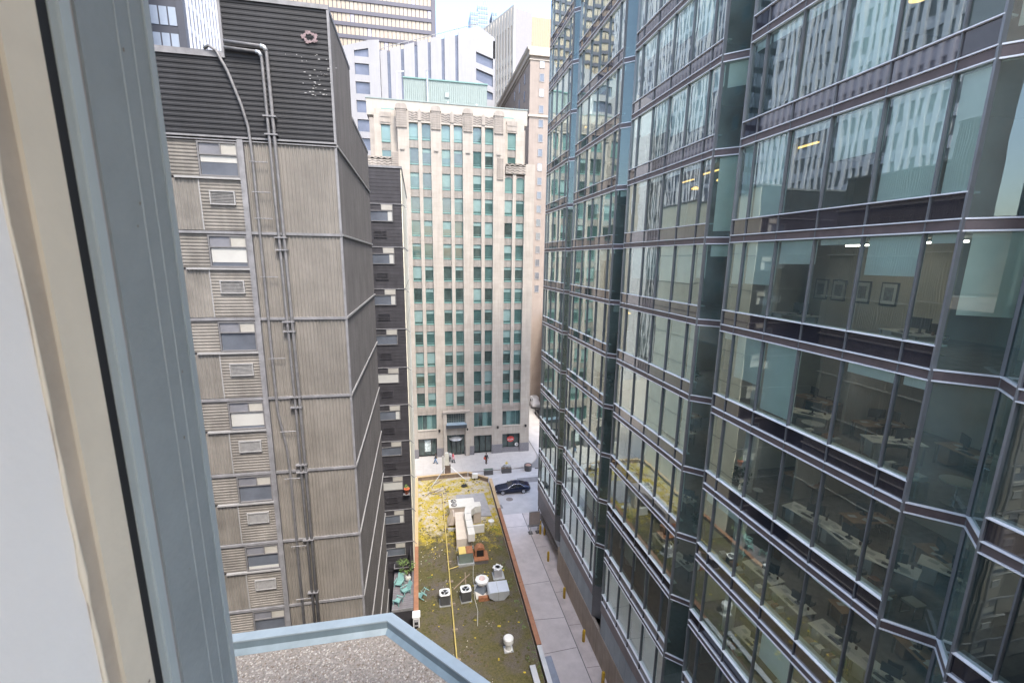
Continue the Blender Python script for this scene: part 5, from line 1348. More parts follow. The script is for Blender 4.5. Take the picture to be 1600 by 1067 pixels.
# framed pictures on the core wall
for j, yy in enumerate((17.6, 16.7, 15.6, 14.5)):
    t = thing('framed_picture', f'{ORD[j + 1]} black framed picture from the far end on the office wall', 'picture', (17.1, yy, fz(0) + 1.3), 'row of framed pictures')
    fr = MB()
    fr.box(17.98, 18.02, yy - .34, yy + .34, fz(0) + 1.25, fz(0) + 2.15)
    part('frame', fr, dark_pl, t); part('mount', MB().box(17.965, 17.98, yy - .28, yy + .28, fz(0) + 1.31, fz(0) + 2.09), mat('picture_mount', (.42, .40, .35), .7), t)
    part('print', MB().box(17.95, 17.965, yy - .17, yy + .17, fz(0) + 1.45, fz(0) + 1.95), mat('picture_print', (.14, .14, .14), .7, var=.6, scale=9), t)
part('picture_wall', MB().box(18.02, 18.12, 12.4, 18.2, TL(1), TL(0) - .36), mat('warm_office_wall', (.40, .345, .27), .8, var=.06), gt)
t = thing('framed_print', 'white framed print on the partition behind the far pane', 'picture', (15.4, 17.9, fz(2) + 1.2))
part('frame', MB().box(15.3, 15.85, 18.05, 18.09, fz(2) + 1.15, fz(2) + 1.9), white_panel, t); part('print', MB().box(15.46, 15.7, 18.03, 18.05, fz(2) + 1.35, fz(2) + 1.7), rust, t)
part('white_partition', MB().box(14.3, 16.4, 18.1, 18.2, TL(3), TL(2) - .36), white_panel, gt)
# lit ceiling fixtures, seen and added
lampm = mat('warm_lamp', (1.0, .91, .78), emit=4.5)
lampv = mat('warm_strip_lamp', (1.0, .62, .18), emit=.42)
coolm = mat('cool_lamp', (.75, .9, 1.0), emit=.5)
lights = [((15.4, 17.2, -1), 'yh', 2.0, 'long warm strip light high behind the upper panes'), ((16.2, 14.2, 0), 'y', 1.6, 'strip light above the framed pictures'), ((15.6, 11.2, 0), 'y', 1.2, 'strip light above the near end of the picture office'),
          ((15.6, 13.8, -2), 'y', 2.6, 'long warm strip light on the top visible office floor'), ((15.3, 21.4, -1), 'x', .8, 'warm strip light in the recess above eye level'), ((15.2, 22.6, -1), 'y', 1.5, 'warm strip light in the second bay above eye level'),
          ((15.6, 25.5, -1), 'y', 1.4, 'lower warm strip light deeper in the second bay'), ((15.2, 20.6, 0), 'x', .9, 'warm strip light in the recess at eye level')]
for k_ in (1, 2, 3, 4):  # hidden strips added to brighten the lower offices
    lights += [((16.3, 12.0, k_), 'y', 2.4, f'strip light over the inner desks, {fl_name[k_]}, near half, added to light the office'), ((16.3, 16.2, k_), 'y', 2.4, f'strip light over the inner desks, {fl_name[k_]}, far half, added to light the office'), ((16.0, 25.0, k_), 'y', 3.0, f'added strip light of the second bay, {fl_name[k_]}')]
for (x, y, k), ax, ln, lab in lights:
    z = TL(k) - .5
    t = thing('strip_light', lab, 'ceiling light', (x, y, z))
    part('tube', MB().box(x - .05, x + .05, y - ln / 2, y + ln / 2, z, z + .05) if 'y' in ax else MB().box(x - ln / 2, x + ln / 2, y - .05, y + .05, z, z + .05), lampm if k >= 0 and 'recess' not in lab else lampv, t)
    part('housing', MB().box(x - .07, x + .07, y - ln / 2 - .03, y + ln / 2 + .03, z + .05, z + .09) if 'y' in ax else MB().box(x - ln / 2 - .03, x + ln / 2 + .03, y - .07, y + .07, z + .05, z + .09), galv, t)
for (x, y, k, lab) in ((15.0, 21.4, -1, 'round warm pendant lamp in the recess'), (15.4, 24.2, -1, 'round warm pendant lamp in the second bay'), (15.2, 13.0, -2, 'warm dome pendant on the top visible floor'), (15.3, 42.5, -3, 'small warm pendant in the farthest recess'), (15.4, 31.6, 1, 'small warm pendant in the third bay')):
    z = TL(k) - 1.1
    t = thing('pendant_lamp', lab, 'pendant lamp', (x, y, z))
    part('shade', MB().lathe((x, y, z), [(.0001, 0), (.24, 0), (.22, .07), (.06, .14)], 14), lampv, t); part('cord', MB().tube([(x, y, z + .14), (x, y, TL(k) - .37)], .008, 5), dark_pl, t)
for i, (dy, dz, kk) in enumerate(((0, 0, -1), (.2, 0, -2), (.1, 0, 0))):
    t = thing('panel_light', ['square cool ceiling light in the near recess above eye level', 'square cool ceiling light in the near recess, top floor', 'square cool ceiling light behind the blind of the near recess'][i], 'ceiling light', (15.6, 8.6 + dy, TL(kk) - .4), 'cool panel lights')
    part('diffuser', MB().box(15.6, 16.2, 8.3 + dy, 8.7 + dy, TL(kk) - .41, TL(kk) - .38), coolm, t); part('trim', MB().box(15.56, 16.24, 8.26 + dy, 8.74 + dy, TL(kk) - .38, TL(kk) - .362), galv, t)

# ------------------------------------------------------------------ buildings beyond
white_stone = mat('white_precast', (0.29, 0.283, 0.29), .7, var=.05, scale=.5, streak=.08)
slot_m = mat('slot_glass', (.10, .11, .15), .15, var=.3, scale=.4)
YW = 110
wb = thing('white_slab_building', 'white building with a sloping roofline and dark vertical window slots', 'building', (4, 120, GZ))
# main sloping mass, left tower and right end with stepped windows; all proud of a dark glazed body
part('glazed_body', MB().extr([(-5.9, GZ), (17.6, GZ), (17.6, 46.9), (14.4, 48.9), (-5.9, 42.3)], YW + .5, YW + 24), slot_m, wb)
ss = [(-6.5, -5.1), (-4.45, -2.25), (-1.6, .62), (1.25, 3.45), (4.05, 6.35), (7.0, 9.3), (9.95, 18.0)]
slope = lambda x: 42.6 + (x + 6.5) * (49.44 - 42.6) / (14.44 + 6.5)
for j, (a, b_) in enumerate(ss):
    if j < 6: part('white_panel', MB().extr([(a, GZ), (b_, GZ), (b_, slope(b_)), (a, slope(a))], YW, YW + .6), white_stone, wb)
    else:
        part('white_panel', MB().extr([(a, 20), (13.84, 20), (13.84, slope(13.84)), (a, slope(a))], YW, YW + .6), white_stone, wb)
        part('white_panel', MB().extr([(13.84, 44.4), (17.5, 43.3), (18.0, 43.3), (18.0, 47.35), (14.44, 49.44), (13.84, slope(13.84))], YW, YW + .6), white_stone, wb)
        part('white_panel', MB().extr([(13.84, 41.1), (17.6, 40.0), (17.6, 41.2), (13.84, 42.3)], YW, YW + .6), white_stone, wb)
        part('white_panel', MB().extr([(13.84, 37.6), (17.6, 36.4), (17.6, 37.6), (13.84, 38.8)], YW, YW + .6), white_stone, wb)
        part('white_panel', MB().box(13.84, 17.6, YW, YW + .6, 30, 35), white_stone, wb)
part('flank', MB().box(17.6, 18.0, YW, YW + 24, 20, 46.8), white_stone, wb)
part('roof_rail', MB().tube([(-6.4, YW + .3, 43.2), (14.3, YW + .3, 50.0)], .08, 6), flash_light, wb)
for j in range(12):
    x = -6 + j * 1.8; part('rail_post', MB().tube([(x, YW + .3, slope(x)), (x, YW + .3, slope(x) + .6)], .06, 5), flash_light, wb)
wt = thing('white_gridded_block', 'white block with square dark windows left of the sloping white building', 'building', (-12, 118, GZ))
lft = MB(); rows = [(40.85, 42.28), (37.42, 39.57), (33.77, 36.08), (30.14, 32.49), (26.4, 28.8), (22.7, 25.1), (19.0, 21.4)]
tp = lambda x: 42.61 + (x + 13.37) * (44.41 - 42.61) / 5.83
part('body', MB().extr([(-30, GZ), (-6.6, GZ), (-6.6, 42.8), (-7.54, 44.2), (-30, 37.4)], YW - .5, YW + 20), mat('block_body', (.5, .5, .52), .7), wt)
cols = [(-17.6, -14.6), (-11.65, -8.78)]
xs = [-22, -17.6, -14.6, -11.65, -8.78, -6.56]
for a, b_ in ((-22, -17.6), (-14.6, -11.65), (-8.78, -6.56)):
    part('pier', MB().extr([(a, 10), (b_, 10), (b_, tp(b_) if b_ < -7.6 else 44.3), (a, tp(a))], YW - 1.0, YW - .45), white_stone, wt)
for a, b_ in cols:
    zs = [10] + [z for r_ in reversed(rows) for z in r_]
    for j in range(0, len(zs) - 1, 2): part('spandrel', MB().box(a, b_, YW - .95, YW - .45, zs[j], zs[j + 1]), white_stone, wt)
    part('spandrel', MB().extr([(a, 41.9), (b_, 42.55), (b_, tp(b_)), (a, tp(a))], YW - .95, YW - .45), white_stone, wt)
    for r_ in rows:
        part('window', MB().box(a + .03, b_ - .03, YW - .6, YW - .52, r_[0], r_[1] + (.3 if r_ == rows[0] else 0)), slot_m, wt)

tanb = mat('tan_brick', (0.281, 0.23, 0.195), .85, var=.1, scale=.6, bump=.2, bscale=5, streak=.12); tan_l = mat('tan_cornice', (0.384, 0.336, 0.28), .8, var=.08)
brown_b = mat('brown_brick_base', (.235, .165, .13), .85, var=.15, scale=.8)
th = thing('tan_brick_tower', 'tan brick tower with one column of small windows beyond the limestone building', 'building', (28, 105, GZ))
part('body', MB().box(22.5, 40, 95, 135, GZ, 39.0), tanb, th)
part('cornice', MB().extr([(22.2, 38.6), (40, 38.6), (40, 40.1), (21.8, 40.1), (21.9, 39.6), (22.2, 39.4)], 94.5, 135), tan_l, th)
part('cornice_band', MB().box(22.3, 40, 94.85, 134, 37.9, 38.1), tan_l, th)
part('belt_course', MB().box(22.25, 40, 94.75, 135, 27.8, 28.2), tan_l, th)
twf = MB(); frame_box(twf, 0, 1.0, -.08, .02, 0, 1.5, .1); twf_m = twf.mesh('window', mat('tan_window_frame', (.26, .24, .23), .6))
twp = MB().box(.1, .9, -.03, .01, .1, 1.4).mesh('pane', pane_grey)
twp2 = MB().box(.1, .9, -.03, .01, .1, 1.4).mesh('pane', mat('pane_sky', (.45, .46, .48), .1))
zlist = [36.6, 34.2, 31.5, 28.5] + [25.9 - 2.72 * j for j in range(13)]
for j, z in enumerate(zlist):
    for xx in (24.4, 28.0):
        o = link('window', twf_m, th, (xx, 95, z)); link('pane', twp2 if j in (0, 2, 7) else twp, o, (xx, 95, z))
for j in range(6):       # slots on the flank
    for y in (99, 104, 109):
        part('window', MB().box(22.44, 22.52, y, y + 1.0, 35 - j * 3.2, 36.9 - j * 3.2), slot_m, th)
pd_ = thing('brown_podium', 'brown brick podium with pale cornices beside the side street', 'building', (30, 100, GZ))
part('body', MB().box(27.2, 42, 78, 94.7, GZ, -11.2), brown_b, pd_); part('body', MB().box(27.2, 42, 94.7, 150, GZ, -11.2), brown_b, pd_)
part('cornice', MB().box(26.9, 42, 77.8, 150, -11.2, -10.7), tan_l, pd_); part('cornice', MB().box(26.95, 42, 77.9, 150, -16.6, -16.0), tan_l, pd_)
pw_m = MB().box(27.14, 27.2, 0, 1.6, 0, 3.0).mesh('window', slot_m); ps_m = MB().box(27.14, 27.2, 0, .9, 0, 2.0).mesh('window', slot_m)
for j in range(18):
    link('window', pw_m, pd_, (0, 80 + j * 2.4, -14.9))
    if j % 2: 
        for z in (-20, -24, -28.5): link('window', ps_m, pd_, (0, 80 + j * 2.4, z))

# white tower pair, golden tower, hazy far tower, bronze tower, black tower
sunny_white = mat('sunlit_white_stone', (0.46, 0.425, 0.37), .7, var=.05, scale=.2)  # sunlit cream put into the colour of the gridded face
tw_ = thing('white_office_tower', 'tall white office tower with a finely gridded face and a plain flank', 'building', (33, 185, GZ))
# corner (34.5,170): gridded face recedes to the left, plain face to the right
A_, B_, C2 = Vector((24.0, 196)), Vector((34.6, 170)), Vector((41.0, 172))
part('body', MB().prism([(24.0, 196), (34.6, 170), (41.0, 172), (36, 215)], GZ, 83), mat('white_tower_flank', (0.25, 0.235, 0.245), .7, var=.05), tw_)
fd_ = (B_ - A_).normalized(); fn = Vector((fd_.y, -fd_.x)); Lw = (B_ - A_).length
mb = MB(); nf = 15
for j in range(nf + 1):
    c_ = A_ + fd_ * (Lw * j / nf); q0 = c_ - fd_ * .45; q1 = c_ + fd_ * .45
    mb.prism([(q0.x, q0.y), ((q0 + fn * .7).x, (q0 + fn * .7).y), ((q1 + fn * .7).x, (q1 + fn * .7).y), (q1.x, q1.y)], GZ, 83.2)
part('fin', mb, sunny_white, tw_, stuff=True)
mb = MB()
for j in range(30):
    z = 78 - j * 3.6
    if j in (1, 2): continue
    p0, p1 = A_ + fn * .02, B_ + fn * .02; o1 = fn * .4
    mb.prism([(p0.x, p0.y), ((p0 + o1).x, (p0 + o1).y), ((p1 + o1).x, (p1 + o1).y), (p1.x, p1.y)], z, z + 2.0 if j else z + 6)
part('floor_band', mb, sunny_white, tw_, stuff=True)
mb = MB(); p0, p1 = A_ + fn * .01, B_ + fn * .01; o1 = fn * .1
mb.prism([(p0.x, p0.y), ((p0 + o1).x, (p0 + o1).y), ((p1 + o1).x, (p1 + o1).y), (p1.x, p1.y)], GZ, 82.8)
part('glazing', mb, mat('sunlit_tint_glazing', (.34, .315, .28), .35, var=.15, scale=.3), tw_)  # pale so this face reads sunlit; light put into the colour
gold = mat('golden_glass', (0.34, 0.255, 0.17), .4, metal=.0, var=.08, scale=.3)
gt_ = thing('golden_tower', 'golden glass tower catching the light behind the white tower', 'building', (72, 270, GZ))
part('body', MB().box(61.0, 85, 260, 290, GZ, 124), gold, gt_)
part('dark_edge', MB().box(60.6, 62.6, 259.6, 262, GZ, 112), mat('golden_dark_edge', (.32, .20, .12), .5), gt_)  # darker gold strip at the left corner
mb = MB()
for j in range(24): mb.box(62.5 + j * .95, 62.65 + j * .95, 259.8, 260, GZ, 124)
part('mullion', mb, mat('golden_mullion', (.50, .36, .2), .5), gt_, stuff=True)
ft = thing('far_tower', 'pale hazy distant tower with antenna masts', 'building', (58, 430, GZ))
pale_t = mat('hazy_tower', (0.27, 0.3, 0.34), .6, var=.05, scale=.05); pale_w = mat('hazy_window', (0.17, 0.23, 0.31), .3)  # distance haze put into the wall and window colours
for (x0, x1, zt) in ((48.5, 54.5, 199), (54.5, 64.0, 204), (66.2, 70.5, 200.5)):
    part('shaft', MB().box(x0, x1, 420, 440, GZ, zt), pale_t, ft)
    for j in range(5):
        for q in range(int((x1 - x0) / 2)):
            part('window', MB().box(x0 + .5 + q * 2, x0 + 1.9 + q * 2, 419.8, 420, zt - 3 - j * 3.4, zt - 1 - j * 3.4), pale_w, ft)
part('shaft', MB().box(64.0, 66.2, 424, 440, GZ, 193), pale_t, ft)
for x in (60.0, 62.0): part('antenna', MB().tube([(x, 425, 204), (x, 425, 222)], .22, 6), pale_t, ft)

bronze = mat('bronze_frame', (.085, .08, .10), .5, var=.1, scale=.3); goldpane = mat('gold_pane', (0.4, 0.325, 0.235), .25, var=.12, scale=.25)
bt = thing('bronze_tower', 'dark bronze tower with rows of pale gold windows and dark bands', 'building', (-15, 215, GZ))
part('body', MB().box(-60, 9.3, 200.3, 235, GZ, 140), bronze, bt)
part('corner_post', MB().box(7.9, 9.5, 199.7, 200.6, GZ, 140), bronze, bt)
fhb = 4.15
gp_m = MB().box(.14, 1.36, 0, .12, 0, 2.75).mesh('pane', goldpane); gp2 = MB().box(.14, 1.36, 0, .12, 0, 2.75).mesh('pane', mat('lilac_pane', (.45, .40, .44), .25, var=.1, scale=.3))
restb = MB()
for j in range(-11, 26):
    z0 = 94.4 - 3.15 + 4.15 * j * -1 if False else 90.3 - 4.15 * j
    part('floor_band', MB().box(-60, 8.0, 199.75, 200.35, z0 - 1.35, z0 - .05), bronze, bt)
    for q in range(44):
        x = 6.4 - q * 1.5
        if in_view((x + .7, 200, z0 + 1.3), 6) and z0 > 70 and z0 < 106 and x > -26:
            link('pane', gp2 if (q * 7 + j * 5) % 23 == 0 else gp_m, bt, (x, 200.08, z0))
        else: restb.face([(x + .14, 200.1, z0), (x + 1.36, 200.1, z0), (x + 1.36, 200.1, z0 + 2.75), (x + .14, 200.1, z0 + 2.75)])
part('glazing', restb, goldpane, bt, stuff=True)

black_t = mat('black_tower_steel', (.075, .078, .095), .45, var=.1, scale=.3); fin_w = mat('pale_fin', (0.527, 0.527, 0.561), .4, var=.05); bluepane = mat('blue_reflecting_pane', (0.336, 0.384, 0.464), .15, var=.12, scale=.2)
kt = thing('black_tower', 'black steel tower with pale fins and bluish windows at upper left', 'building', (-50, 110, GZ))
XC, YC = -35.2, 90.0
part('body', MB().box(-80, XC, YC + .1, 150, GZ, 115), black_t, kt)
part('corner_post', MB().box(XC - .9, XC + .15, YC - .15, YC + .6, GZ, 115), black_t, kt)
mb = MB(); nfin = 42
for j in range(nfin): mb.box(XC, XC + .35, YC + 1.0 + j * 1.4, YC + 1.25 + j * 1.4, GZ, 115)
part('fin', mb, fin_w, kt, stuff=True)
mb = MB(); gl_ = MB()
for j in range(38):
    z = 110.5 - j * 3.75
    mb.box(XC, XC + .12, YC + .8, 149.8, z, z + .9)
    gl_.box(XC, XC + .05, YC + .8, 149.8, z + .9, z + 3.75)
part('floor_band', mb, mat('tower_band_pale', (.40, .40, .44), .5), kt, stuff=True); part('glazing', gl_, slot_m, kt, stuff=True)
bp_m = MB().box(.12, 1.18, 0, .1, 0, 2.6).mesh('pane', bluepane); restk = MB()
for j in range(30):
    z = 110.5 - j * 3.75
    for q in range(32):
        x = XC - .95 - (q + 1) * 1.3
        if in_view((x + .6, YC, z + 1.3), 8) and z > 28: link('pane', bp_m, kt, (x, YC + .02, z))
        else: restk.face([(x + .12, YC + .05, z), (x + 1.18, YC + .05, z), (x + 1.18, YC + .05, z + 2.6), (x + .12, YC + .05, z + 2.6)])
part('glazing', restk, bluepane, kt, stuff=True)
# a second tower to the left, out of frame, that the glass facade mirrors
st = thing('grey_lattice_tower', 'grey lattice tower seen only mirrored in the upper glass panes', 'building', (-50, 60, GZ))
part('body', MB().box(-75, -36, 48, 80, GZ, 90), mat('lattice_body', (.12, .125, .14), .4), st)
mb = MB()
for j in range(24): mb.box(-36, -35.6, 48.4 + j * 1.32, 48.9 + j * 1.32, GZ, 90)
part('fin', mb, fin_w, st, stuff=True); mb = MB()
for j in range(34): mb.box(-36, -35.8, 48, 80, 86 - j * 3.6, 87.4 - j * 3.6)
part('floor_band', mb, MATS['tower_band_pale'], st, stuff=True)

# ------------------------------------------------------------------ street level things
yellow_b = mat('bollard_yellow', (0.527, 0.34, 0.025), .5, var=.12, scale=6)
def bollard(p, label):
    t = thing('bollard', label, 'bollard', p, 'yellow bollards along the glass building')
    part('post', MB().lathe(p, [(.13, 0), (.13, 1.05), (.11, 1.14), (.06, 1.19), (.0001, 1.2)], 14), yellow_b, t, True)
    part('base_ring', MB().lathe(p, [(.19, .004), (.19, .03), (.13, .035)], 14), concrete, t)
for p, lab in (((13.05, 41.9, GZ), 'yellow bollard at the edge of the sunlit paving'), ((13.05, 36.3, GZ), 'second yellow bollard down the lane from the sunlit paving'), ((13.1, 31.1, GZ), 'third yellow bollard down the lane, in shade'), ((13.15, 27.0, GZ), 'last yellow bollard at the bottom of the lane'),
               ((13.5, 46.9, GZ), 'yellow bollard of the corner pair, nearer the sign'), ((13.95, 46.6, GZ), 'yellow bollard of the corner pair, nearer the glass'), ((13.75, 47.8, GZ), 'slim yellow bollard just behind the corner pair')):
    bollard(p, lab)
t = thing('sign_board', 'grey brown notice board on two legs at the lane mouth', 'sign', (12.9, 47.3, GZ))
part('board', MB().box(12.25, 13.5, 47.25, 47.33, GZ + 1.1, GZ + 2.75), mat('notice_board', (.30, .26, .24), .6, var=.12, scale=4), t)
fr = MB(); frame_box(fr, 12.2, 13.55, 47.22, 47.36, GZ + 1.05, GZ + 2.8, .06); part('frame', fr, flash_light, t)
part('ledge', MB().box(12.1, 13.65, 47.1, 47.4, GZ + .92, GZ + 1.05), flash, t)
for x in (12.4, 13.3):
    part('leg', MB().box(x - .04, x + .04, 47.25, 47.33, GZ, GZ + .95), galv, t); part('foot', MB().box(x - .25, x + .25, 47.0, 47.6, GZ + .004, GZ + .06), mat('foot_dark', (.12, .11, .10), .8), t)
t = thing('lamp_pole', 'dark slim pole beside the corner bollards', 'pole', (13.62, 47.5, GZ))
part('pole', MB().tube([(13.55, 48.1, GZ), (13.55, 48.1, GZ + 2.8)], .06, 8), mat('pole_brown', (.10, .07, .06), .6), t); part('base', MB().lathe((13.55, 48.1, GZ), [(.12, .003), (.12, .1), (.06, .12)], 10), flash, t)
# planters
soil = mat('soil', (.14, .10, .07), .95, var=.3, scale=9); planter_m = mat('planter_dark', (.085, .08, .078), .7, var=.15)
t = thing('concrete_planter', 'rectangular dark kerb block planter left of the flowered one', 'planter', (9.75, 63.2, GZ))
part('box', MB().box(9.05, 10.4, 62.9, 63.5, GZ, GZ + .75), planter_m, t); part('rim', MB().box(9.0, 10.45, 62.85, 63.55, GZ + .75, GZ + .82), flash, t); part('soil', MB().box(9.1, 10.35, 62.95, 63.45, GZ + .82, GZ + .84), mat('planter_green', (.09, .12, .08), .9), t)
t = thing('flower_planter', 'dark kerb planter topped with pale and yellow flowers', 'planter', (12.6, 63.4, GZ))
part('box', MB().box(11.8, 13.3, 63.05, 63.75, GZ, GZ + .75), planter_m, t); part('soil', MB().box(11.85, 13.25, 63.1, 63.7, GZ + .75, GZ + .78), soil, t)
mb = MB(); leaves(mb, (12.3, 63.4, GZ + 1.05), .38, 90, .10, rg); leaves(mb, (12.95, 63.4, GZ + 1.0), .34, 70, .10, rg); part('foliage', mb, mat('silver_leaf', (.40, .42, .42), .7, var=.3, scale=9), t, stuff=True)
mb = MB(); leaves(mb, (12.55, 63.4, GZ + 1.55), .25, 50, .10, rg); part('blossom', mb, mat('yellow_blossom', (.70, .52, .04), .6, var=.2, scale=9), t, stuff=True)
t = thing('round_planter', 'round dark planter of bare soil by the street corner', 'planter', (16.0, 63.5, GZ))
part('tub', MB().lathe((16.0, 63.5, GZ), [(.55, 0), (.62, .85), (.62, .95), (.52, .95), (.50, .82), (.0001, .84)], 20), planter_m, t); part('soil', MB().lathe((16.0, 63.5, GZ + .84), [(.5, 0), (.3, .12), (.0001, .14)], 16), mat('planter_soil_pink', (.36, .22, .17), .9, var=.3, scale=7), t)
for x, lab in ((1.0, 'black kerb bar on the street left of the sign bracket'), (4.0, 'black kerb bar on the street behind the sign bracket'), (6.6, 'black kerb bar on the street by the roof corner')):
    t = thing('lane_divider', lab, 'lane divider', (x, 62.6, GZ), 'black kerb bars in the street')
    part('bar', MB().extr([(x - .9, GZ), (x + .9, GZ), (x + .8, GZ + .16), (x - .8, GZ + .16)], 62.45, 62.75), planter_m, t); part('reflector', MB().box(x - .1, x + .1, 62.42, 62.45, GZ + .06, GZ + .11), yellow_b, t)

# parked / passing cars: lofted body, glazed cabin, four wheels
def car_body(secs, n=14):
    """secs: (x, half width bottom, half width shoulder, z bottom, z shoulder, z top, half width top)"""
    mb = MB(); rings = []
    for (x, wb_, ws, zb, zs, zt, wt_) in secs:
        half = [(wb_ * .86, zb), (wb_, zb + .12), (ws, zb + (zs - zb) * .55), (ws * .985, zs), (ws * .93, zs + (zt - zs) * .35 if zt - zs < .12 else zs + .03)]
        half += [(wt_ + (ws * .93 - wt_) * .15, zt - (zt - zs) * .10), (wt_ * .72, zt), (0, zt + .008)]
        ring = [(x, -y, z) for y, z in half] + [(x, y, z) for y, z in reversed(half[:-1])]
        i = len(mb.v); mb.v += ring; rings.append((i, len(ring)))
    for (a, m_), (b_, _) in zip(rings, rings[1:]):
        for q in range(m_ - 1): mb.f.append((a + q, b_ + q, b_ + q + 1, a + q + 1)); mb.mi.append(0)
        mb.f.append((a + m_ - 1, b_ + m_ - 1, b_, a)); mb.mi.append(0)
    mb.f.append(tuple(rings[0][0] + q for q in range(rings[0][1]))); mb.mi.append(0)
    mb.f.append(tuple(rings[-1][0] + q for q in reversed(range(rings[-1][1])))); mb.mi.append(0)
    return mb
navy = mat('navy_paint', (.012, .018, .045), .18, metal=.3, var=.1, spec=.8); tyre = mat('tyre', (.02, .02, .02), .8); rimm = mat('alloy_rim', (.42, .43, .45), .3, metal=.7)
car = thing('sedan', 'dark navy sedan driving left along the street', 'car', (0, 0, 0))
# front faces -x; lengths in metres about the middle
S = [(-2.46, .62, .66, .32, .52, .56, .58), (-2.36, .80, .84, .22, .62, .66, .74), (-1.9, .86, .91, .18, .72, .78, .78), (-1.2, .87, .92, .17, .80, .90, .76), (-.85, .87, .92, .17, .84, .97, .74), (-.1, .87, .92, .17, .88, 1.36, .56),
     (.4, .87, .92, .17, .89, 1.43, .58), (1.0, .87, .92, .17, .90, 1.37, .57), (1.45, .87, .92, .18, .92, 1.20, .58), (1.85, .86, .91, .20, .93, 1.02, .70), (2.25, .82, .87, .26, .90, .96, .72), (2.44, .66, .72, .36, .78, .84, .62)]
part('body', car_body(S), navy, car, True)
gl_m = mat('car_glass', (.02, .025, .03), .05, spec=.9)
for s in (-1, 1):
    mb = MB(); mb.face([(-.62, s * .845, .93), (.35, s * .855, .95), (.35, s * .66, 1.345), (-.05, s * .66, 1.31)]); mb.face([(.41, s * .855, .95), (1.5, s * .855, .99), (1.15, s * .67, 1.27), (.41, s * .66, 1.345)])
    part('side_window', mb, gl_m, car)
    part('window_trim', MB().tube([(-.75, s * .86, .95), (-.05, s * .69, 1.345), (.4, s * .68, 1.385), (1.0, s * .69, 1.34), (1.55, s * .86, 1.0)], .022, 6), chrome, car)
    part('door_mirror', MB().extr([(-.62, .94), (-.42, .94), (-.42, 1.06), (-.58, 1.06)], s * .93 if s > 0 else -1.06, 1.06 if s > 0 else -.93), navy, car)
    part('headlight', MB().box(-2.40, -2.28, s * .68 - .12, s * .68 + .12, .54, .62), MATS['sign_white'], car)
    part('tail_light', MB().box(2.36, 2.42, s * .55 - .14, s * .55 + .14, .68, .78), MATS['red_sign'], car)
    for x in (-1.52, 1.42):
        wl = MB(); wl.tube([(x, s * .94, .33), (x, s * .70, .33)], .33, 20); o = part('wheel', wl, tyre, car)
        part('rim', MB().tube([(x, s * .952, .33), (x, s * .93, .33)], .23, 16), rimm, o)
part('windscreen', (lambda q: (q.face([(-.80, -.70, 1.0), (-.80, .70, 1.0), (-.12, .52, 1.375), (-.12, -.52, 1.375)]), q)[1])(MB()), gl_m, car)
part('rear_window', (lambda q: (q.face([(1.08, -.52, 1.375), (1.08, .52, 1.375), (1.72, .66, 1.10), (1.72, -.66, 1.10)]), q)[1])(MB()), gl_m, car)
part('grille', MB().box(-2.485, -2.45, -.4, .4, .34, .52), gasket, car)
car.location = (12.3, 57.55, GZ + .004); car.rotation_euler = (0, 0, R(-1.5))
van = thing('parked_van', 'grey white van parked up the side street', 'van', (0, 0, 0))
S2 = [(-2.5, .8, .85, .35, .95, 1.0, .75), (-2.2, .92, .96, .28, 1.05, 1.15, .8), (-1.6, .93, .98, .25, 1.1, 1.75, .75), (-1.1, .93, .98, .25, 1.2, 2.25, .82), (2.4, .93, .98, .25, 1.2, 2.28, .84), (2.55, .9, .94, .3, 1.2, 2.2, .8)]
part('body', car_body(S2), mat('van_paint', (.46, .46, .48), .35, var=.05), van, True)
part('windscreen', (lambda q: (q.face([(-2.02, -.75, 1.28), (-2.02, .75, 1.28), (-1.25, .70, 2.08), (-1.25, -.70, 2.08)]), q)[1])(MB()), gl_m, van)
for s in (-1, 1):
    part('side_window', MB().box(-1.2, -.3, s * .955 - .02, s * .955 + .02, 1.3, 1.85), gl_m, van)
    for x in (-1.6, 1.6):
        o = part('wheel', MB().tube([(x, s * .98, .36), (x, s * .72, .36)], .36, 18), tyre, van); part('rim', MB().tube([(x, s * .99, .36), (x, s * .97, .36)], .2, 12), rimm, van)
van.location = (24.8, 94.5, GZ + .004); van.rotation_euler = (0, 0, R(90))
v2 = thing('dark_suv', 'dark car parked in front of the grey van up the side street', 'car', (0, 0, 0))
part('body', car_body(S), mat('black_paint', (.012, .012, .014), .2, spec=.8), v2, True)
for s in (-1, 1):
    for x in (-1.52, 1.42): part('wheel', MB().tube([(x, s * .94, .33), (x, s * .70, .33)], .33, 16), tyre, v2)
v2.location = (24.6, 87.4, GZ + .004); v2.rotation_euler = (0, 0, R(90))

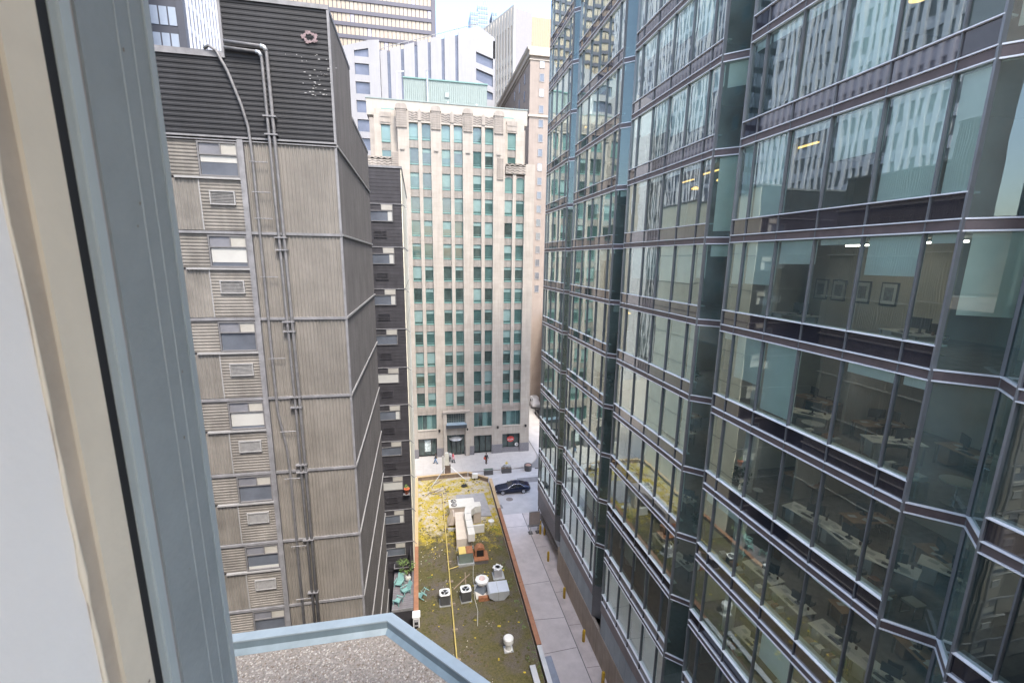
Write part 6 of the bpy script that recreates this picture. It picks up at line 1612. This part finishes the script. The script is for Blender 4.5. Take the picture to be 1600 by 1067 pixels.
# ------------------------------------------------------------------ people on the far sidewalk
skin_m = mat('skin', (.42, .26, .19), .6, var=.05)
def person(p, rz, label, top, legs, hair, stride=.22, bag=None, arm=.15):
    t = thing('person', label, 'person', (0, 0, 0), 'people on the far sidewalk')
    J = {'pel': (0, 0, .93), 'ch': (0, -.02, 1.25), 'nk': (0, 0, 1.48), 'hd': (0, .03, 1.58), 'hd2': (0, .03, 1.70)}
    V = [J['pel'], J['ch'], J['nk'], J['hd'], J['hd2']]; rad = [.14, .15, .055, .085, .085]; E_ = [(0, 1), (1, 2), (2, 3), (3, 4)]
    for s in (-1, 1):
        i = len(V)
        V += [(s * .10, 0, .88), (s * .10, s * stride * .45 + .05, .48), (s * .10, s * stride - .02, .08), (s * .11, s * stride + .14, .04)]; rad += [.085, .055, .04, .035]
        E_ += [(0, i), (i, i + 1), (i + 1, i + 2), (i + 2, i + 3)]
        j = len(V)
        V += [(s * .19, 0, 1.42), (s * .24, -s * arm * .4 - .03, 1.15), (s * .24, -s * arm + .10, .92), (s * .235, -s * arm + .14, .83)]; rad += [.055, .042, .032, .035]
        E_ += [(1, j), (j, j + 1), (j + 1, j + 2), (j + 2, j + 3)]
    me = bpy.data.meshes.new('body'); me.from_pydata(V, E_, []); me.materials.append(skin_m)
    o = link('body', me, t)
    md = o.modifiers.new('skin', 'SKIN')
    lay = me.skin_vertices[0] if me.skin_vertices else None
    if lay:
        for q, r_ in enumerate(rad): lay.data[q].radius = (r_, r_)
        lay.data[0].use_root = True
    o.modifiers.new('sub', 'SUBSURF').levels = 1
    o.modifiers['sub'].render_levels = 1
    tm = MB(); tm.tube([(0, 0, .86), (0, 0, 1.0), (0, -.02, 1.2), (0, -.02, 1.38), (0, 0, 1.47)], [.175, .165, .185, .19, .08], 10)
    for s in (-1, 1):
        tm.tube([(s * .13, 0, 1.42), (s * .20, 0, 1.40), (s * .25, -s * arm * .4 - .03, 1.15), (s * .245, -s * arm + .09, .93)], [.06, .075, .06, .048], 8)
    part('jacket', tm, mat('cloth_' + top[0], top[1], .8, var=.15, scale=9), t, True)
    lg = MB()
    for s in (-1, 1): lg.tube([(s * .085, 0, .95), (s * .10, 0, .85), (s * .105, s * stride * .45 + .05, .48), (s * .105, s * stride - .02, .10)], [.11, .115, .085, .065], 8)
    part('trousers', lg, mat('cloth_' + legs[0], legs[1], .8, var=.15, scale=9), t, True)
    part('hair', MB().lathe((0, .0, 1.62), [(.095, 0), (.105, .06), (.095, .12), (.05, .165), (.0001, .175)], 10), mat('hair_' + hair[0], hair[1], .7), t, True)
    for s in (-1, 1): part('shoe', MB().box(s * .11 - .05, s * .11 + .05, s * stride - .08, s * stride + .2, .0, .09), dark_pl, t)
    if bag:
        b_ = part('bag', MB().prism([(.2, -.2), (.36, -.2), (.36, .12), (.2, .12)], .75, 1.1), mat('bag_' + bag[0], bag[1], .7), t)
    t.location = p; t.rotation_euler = (0, 0, rz)
    return t
SZ = GZ + .14
person((2.0, 68.0, SZ), R(80), 'person in a dark jacket and blue jeans walking past the left shop', ('charcoal', (.035, .035, .04)), ('jeans', (.16, .24, .36)), ('dark', (.03, .022, .018)), .28, ('tan', (.40, .28, .16)))
person((4.75, 67.8, SZ), R(-70), 'person in a red and pink top outside the entrance', ('red', (.48, .10, .12)), ('black', (.03, .03, .035)), ('brown', (.10, .055, .03)), .15, ('pink', (.6, .35, .36)))
person((4.3, 68.3, SZ), R(160), 'person in a pale grey coat beside the red dressed one', ('grey', (.42, .42, .42)), ('black', (0, 0, 0)), ('dark', (0, 0, 0)), .12)
person((9.9, 66.7, SZ), R(200), 'person in black holding a red bag, right of the entrance', ('black2', (.02, .02, .022)), ('brown2', (.12, .07, .05)), ('dark', (0, 0, 0)), .10, ('red', (.55, .08, .04)))
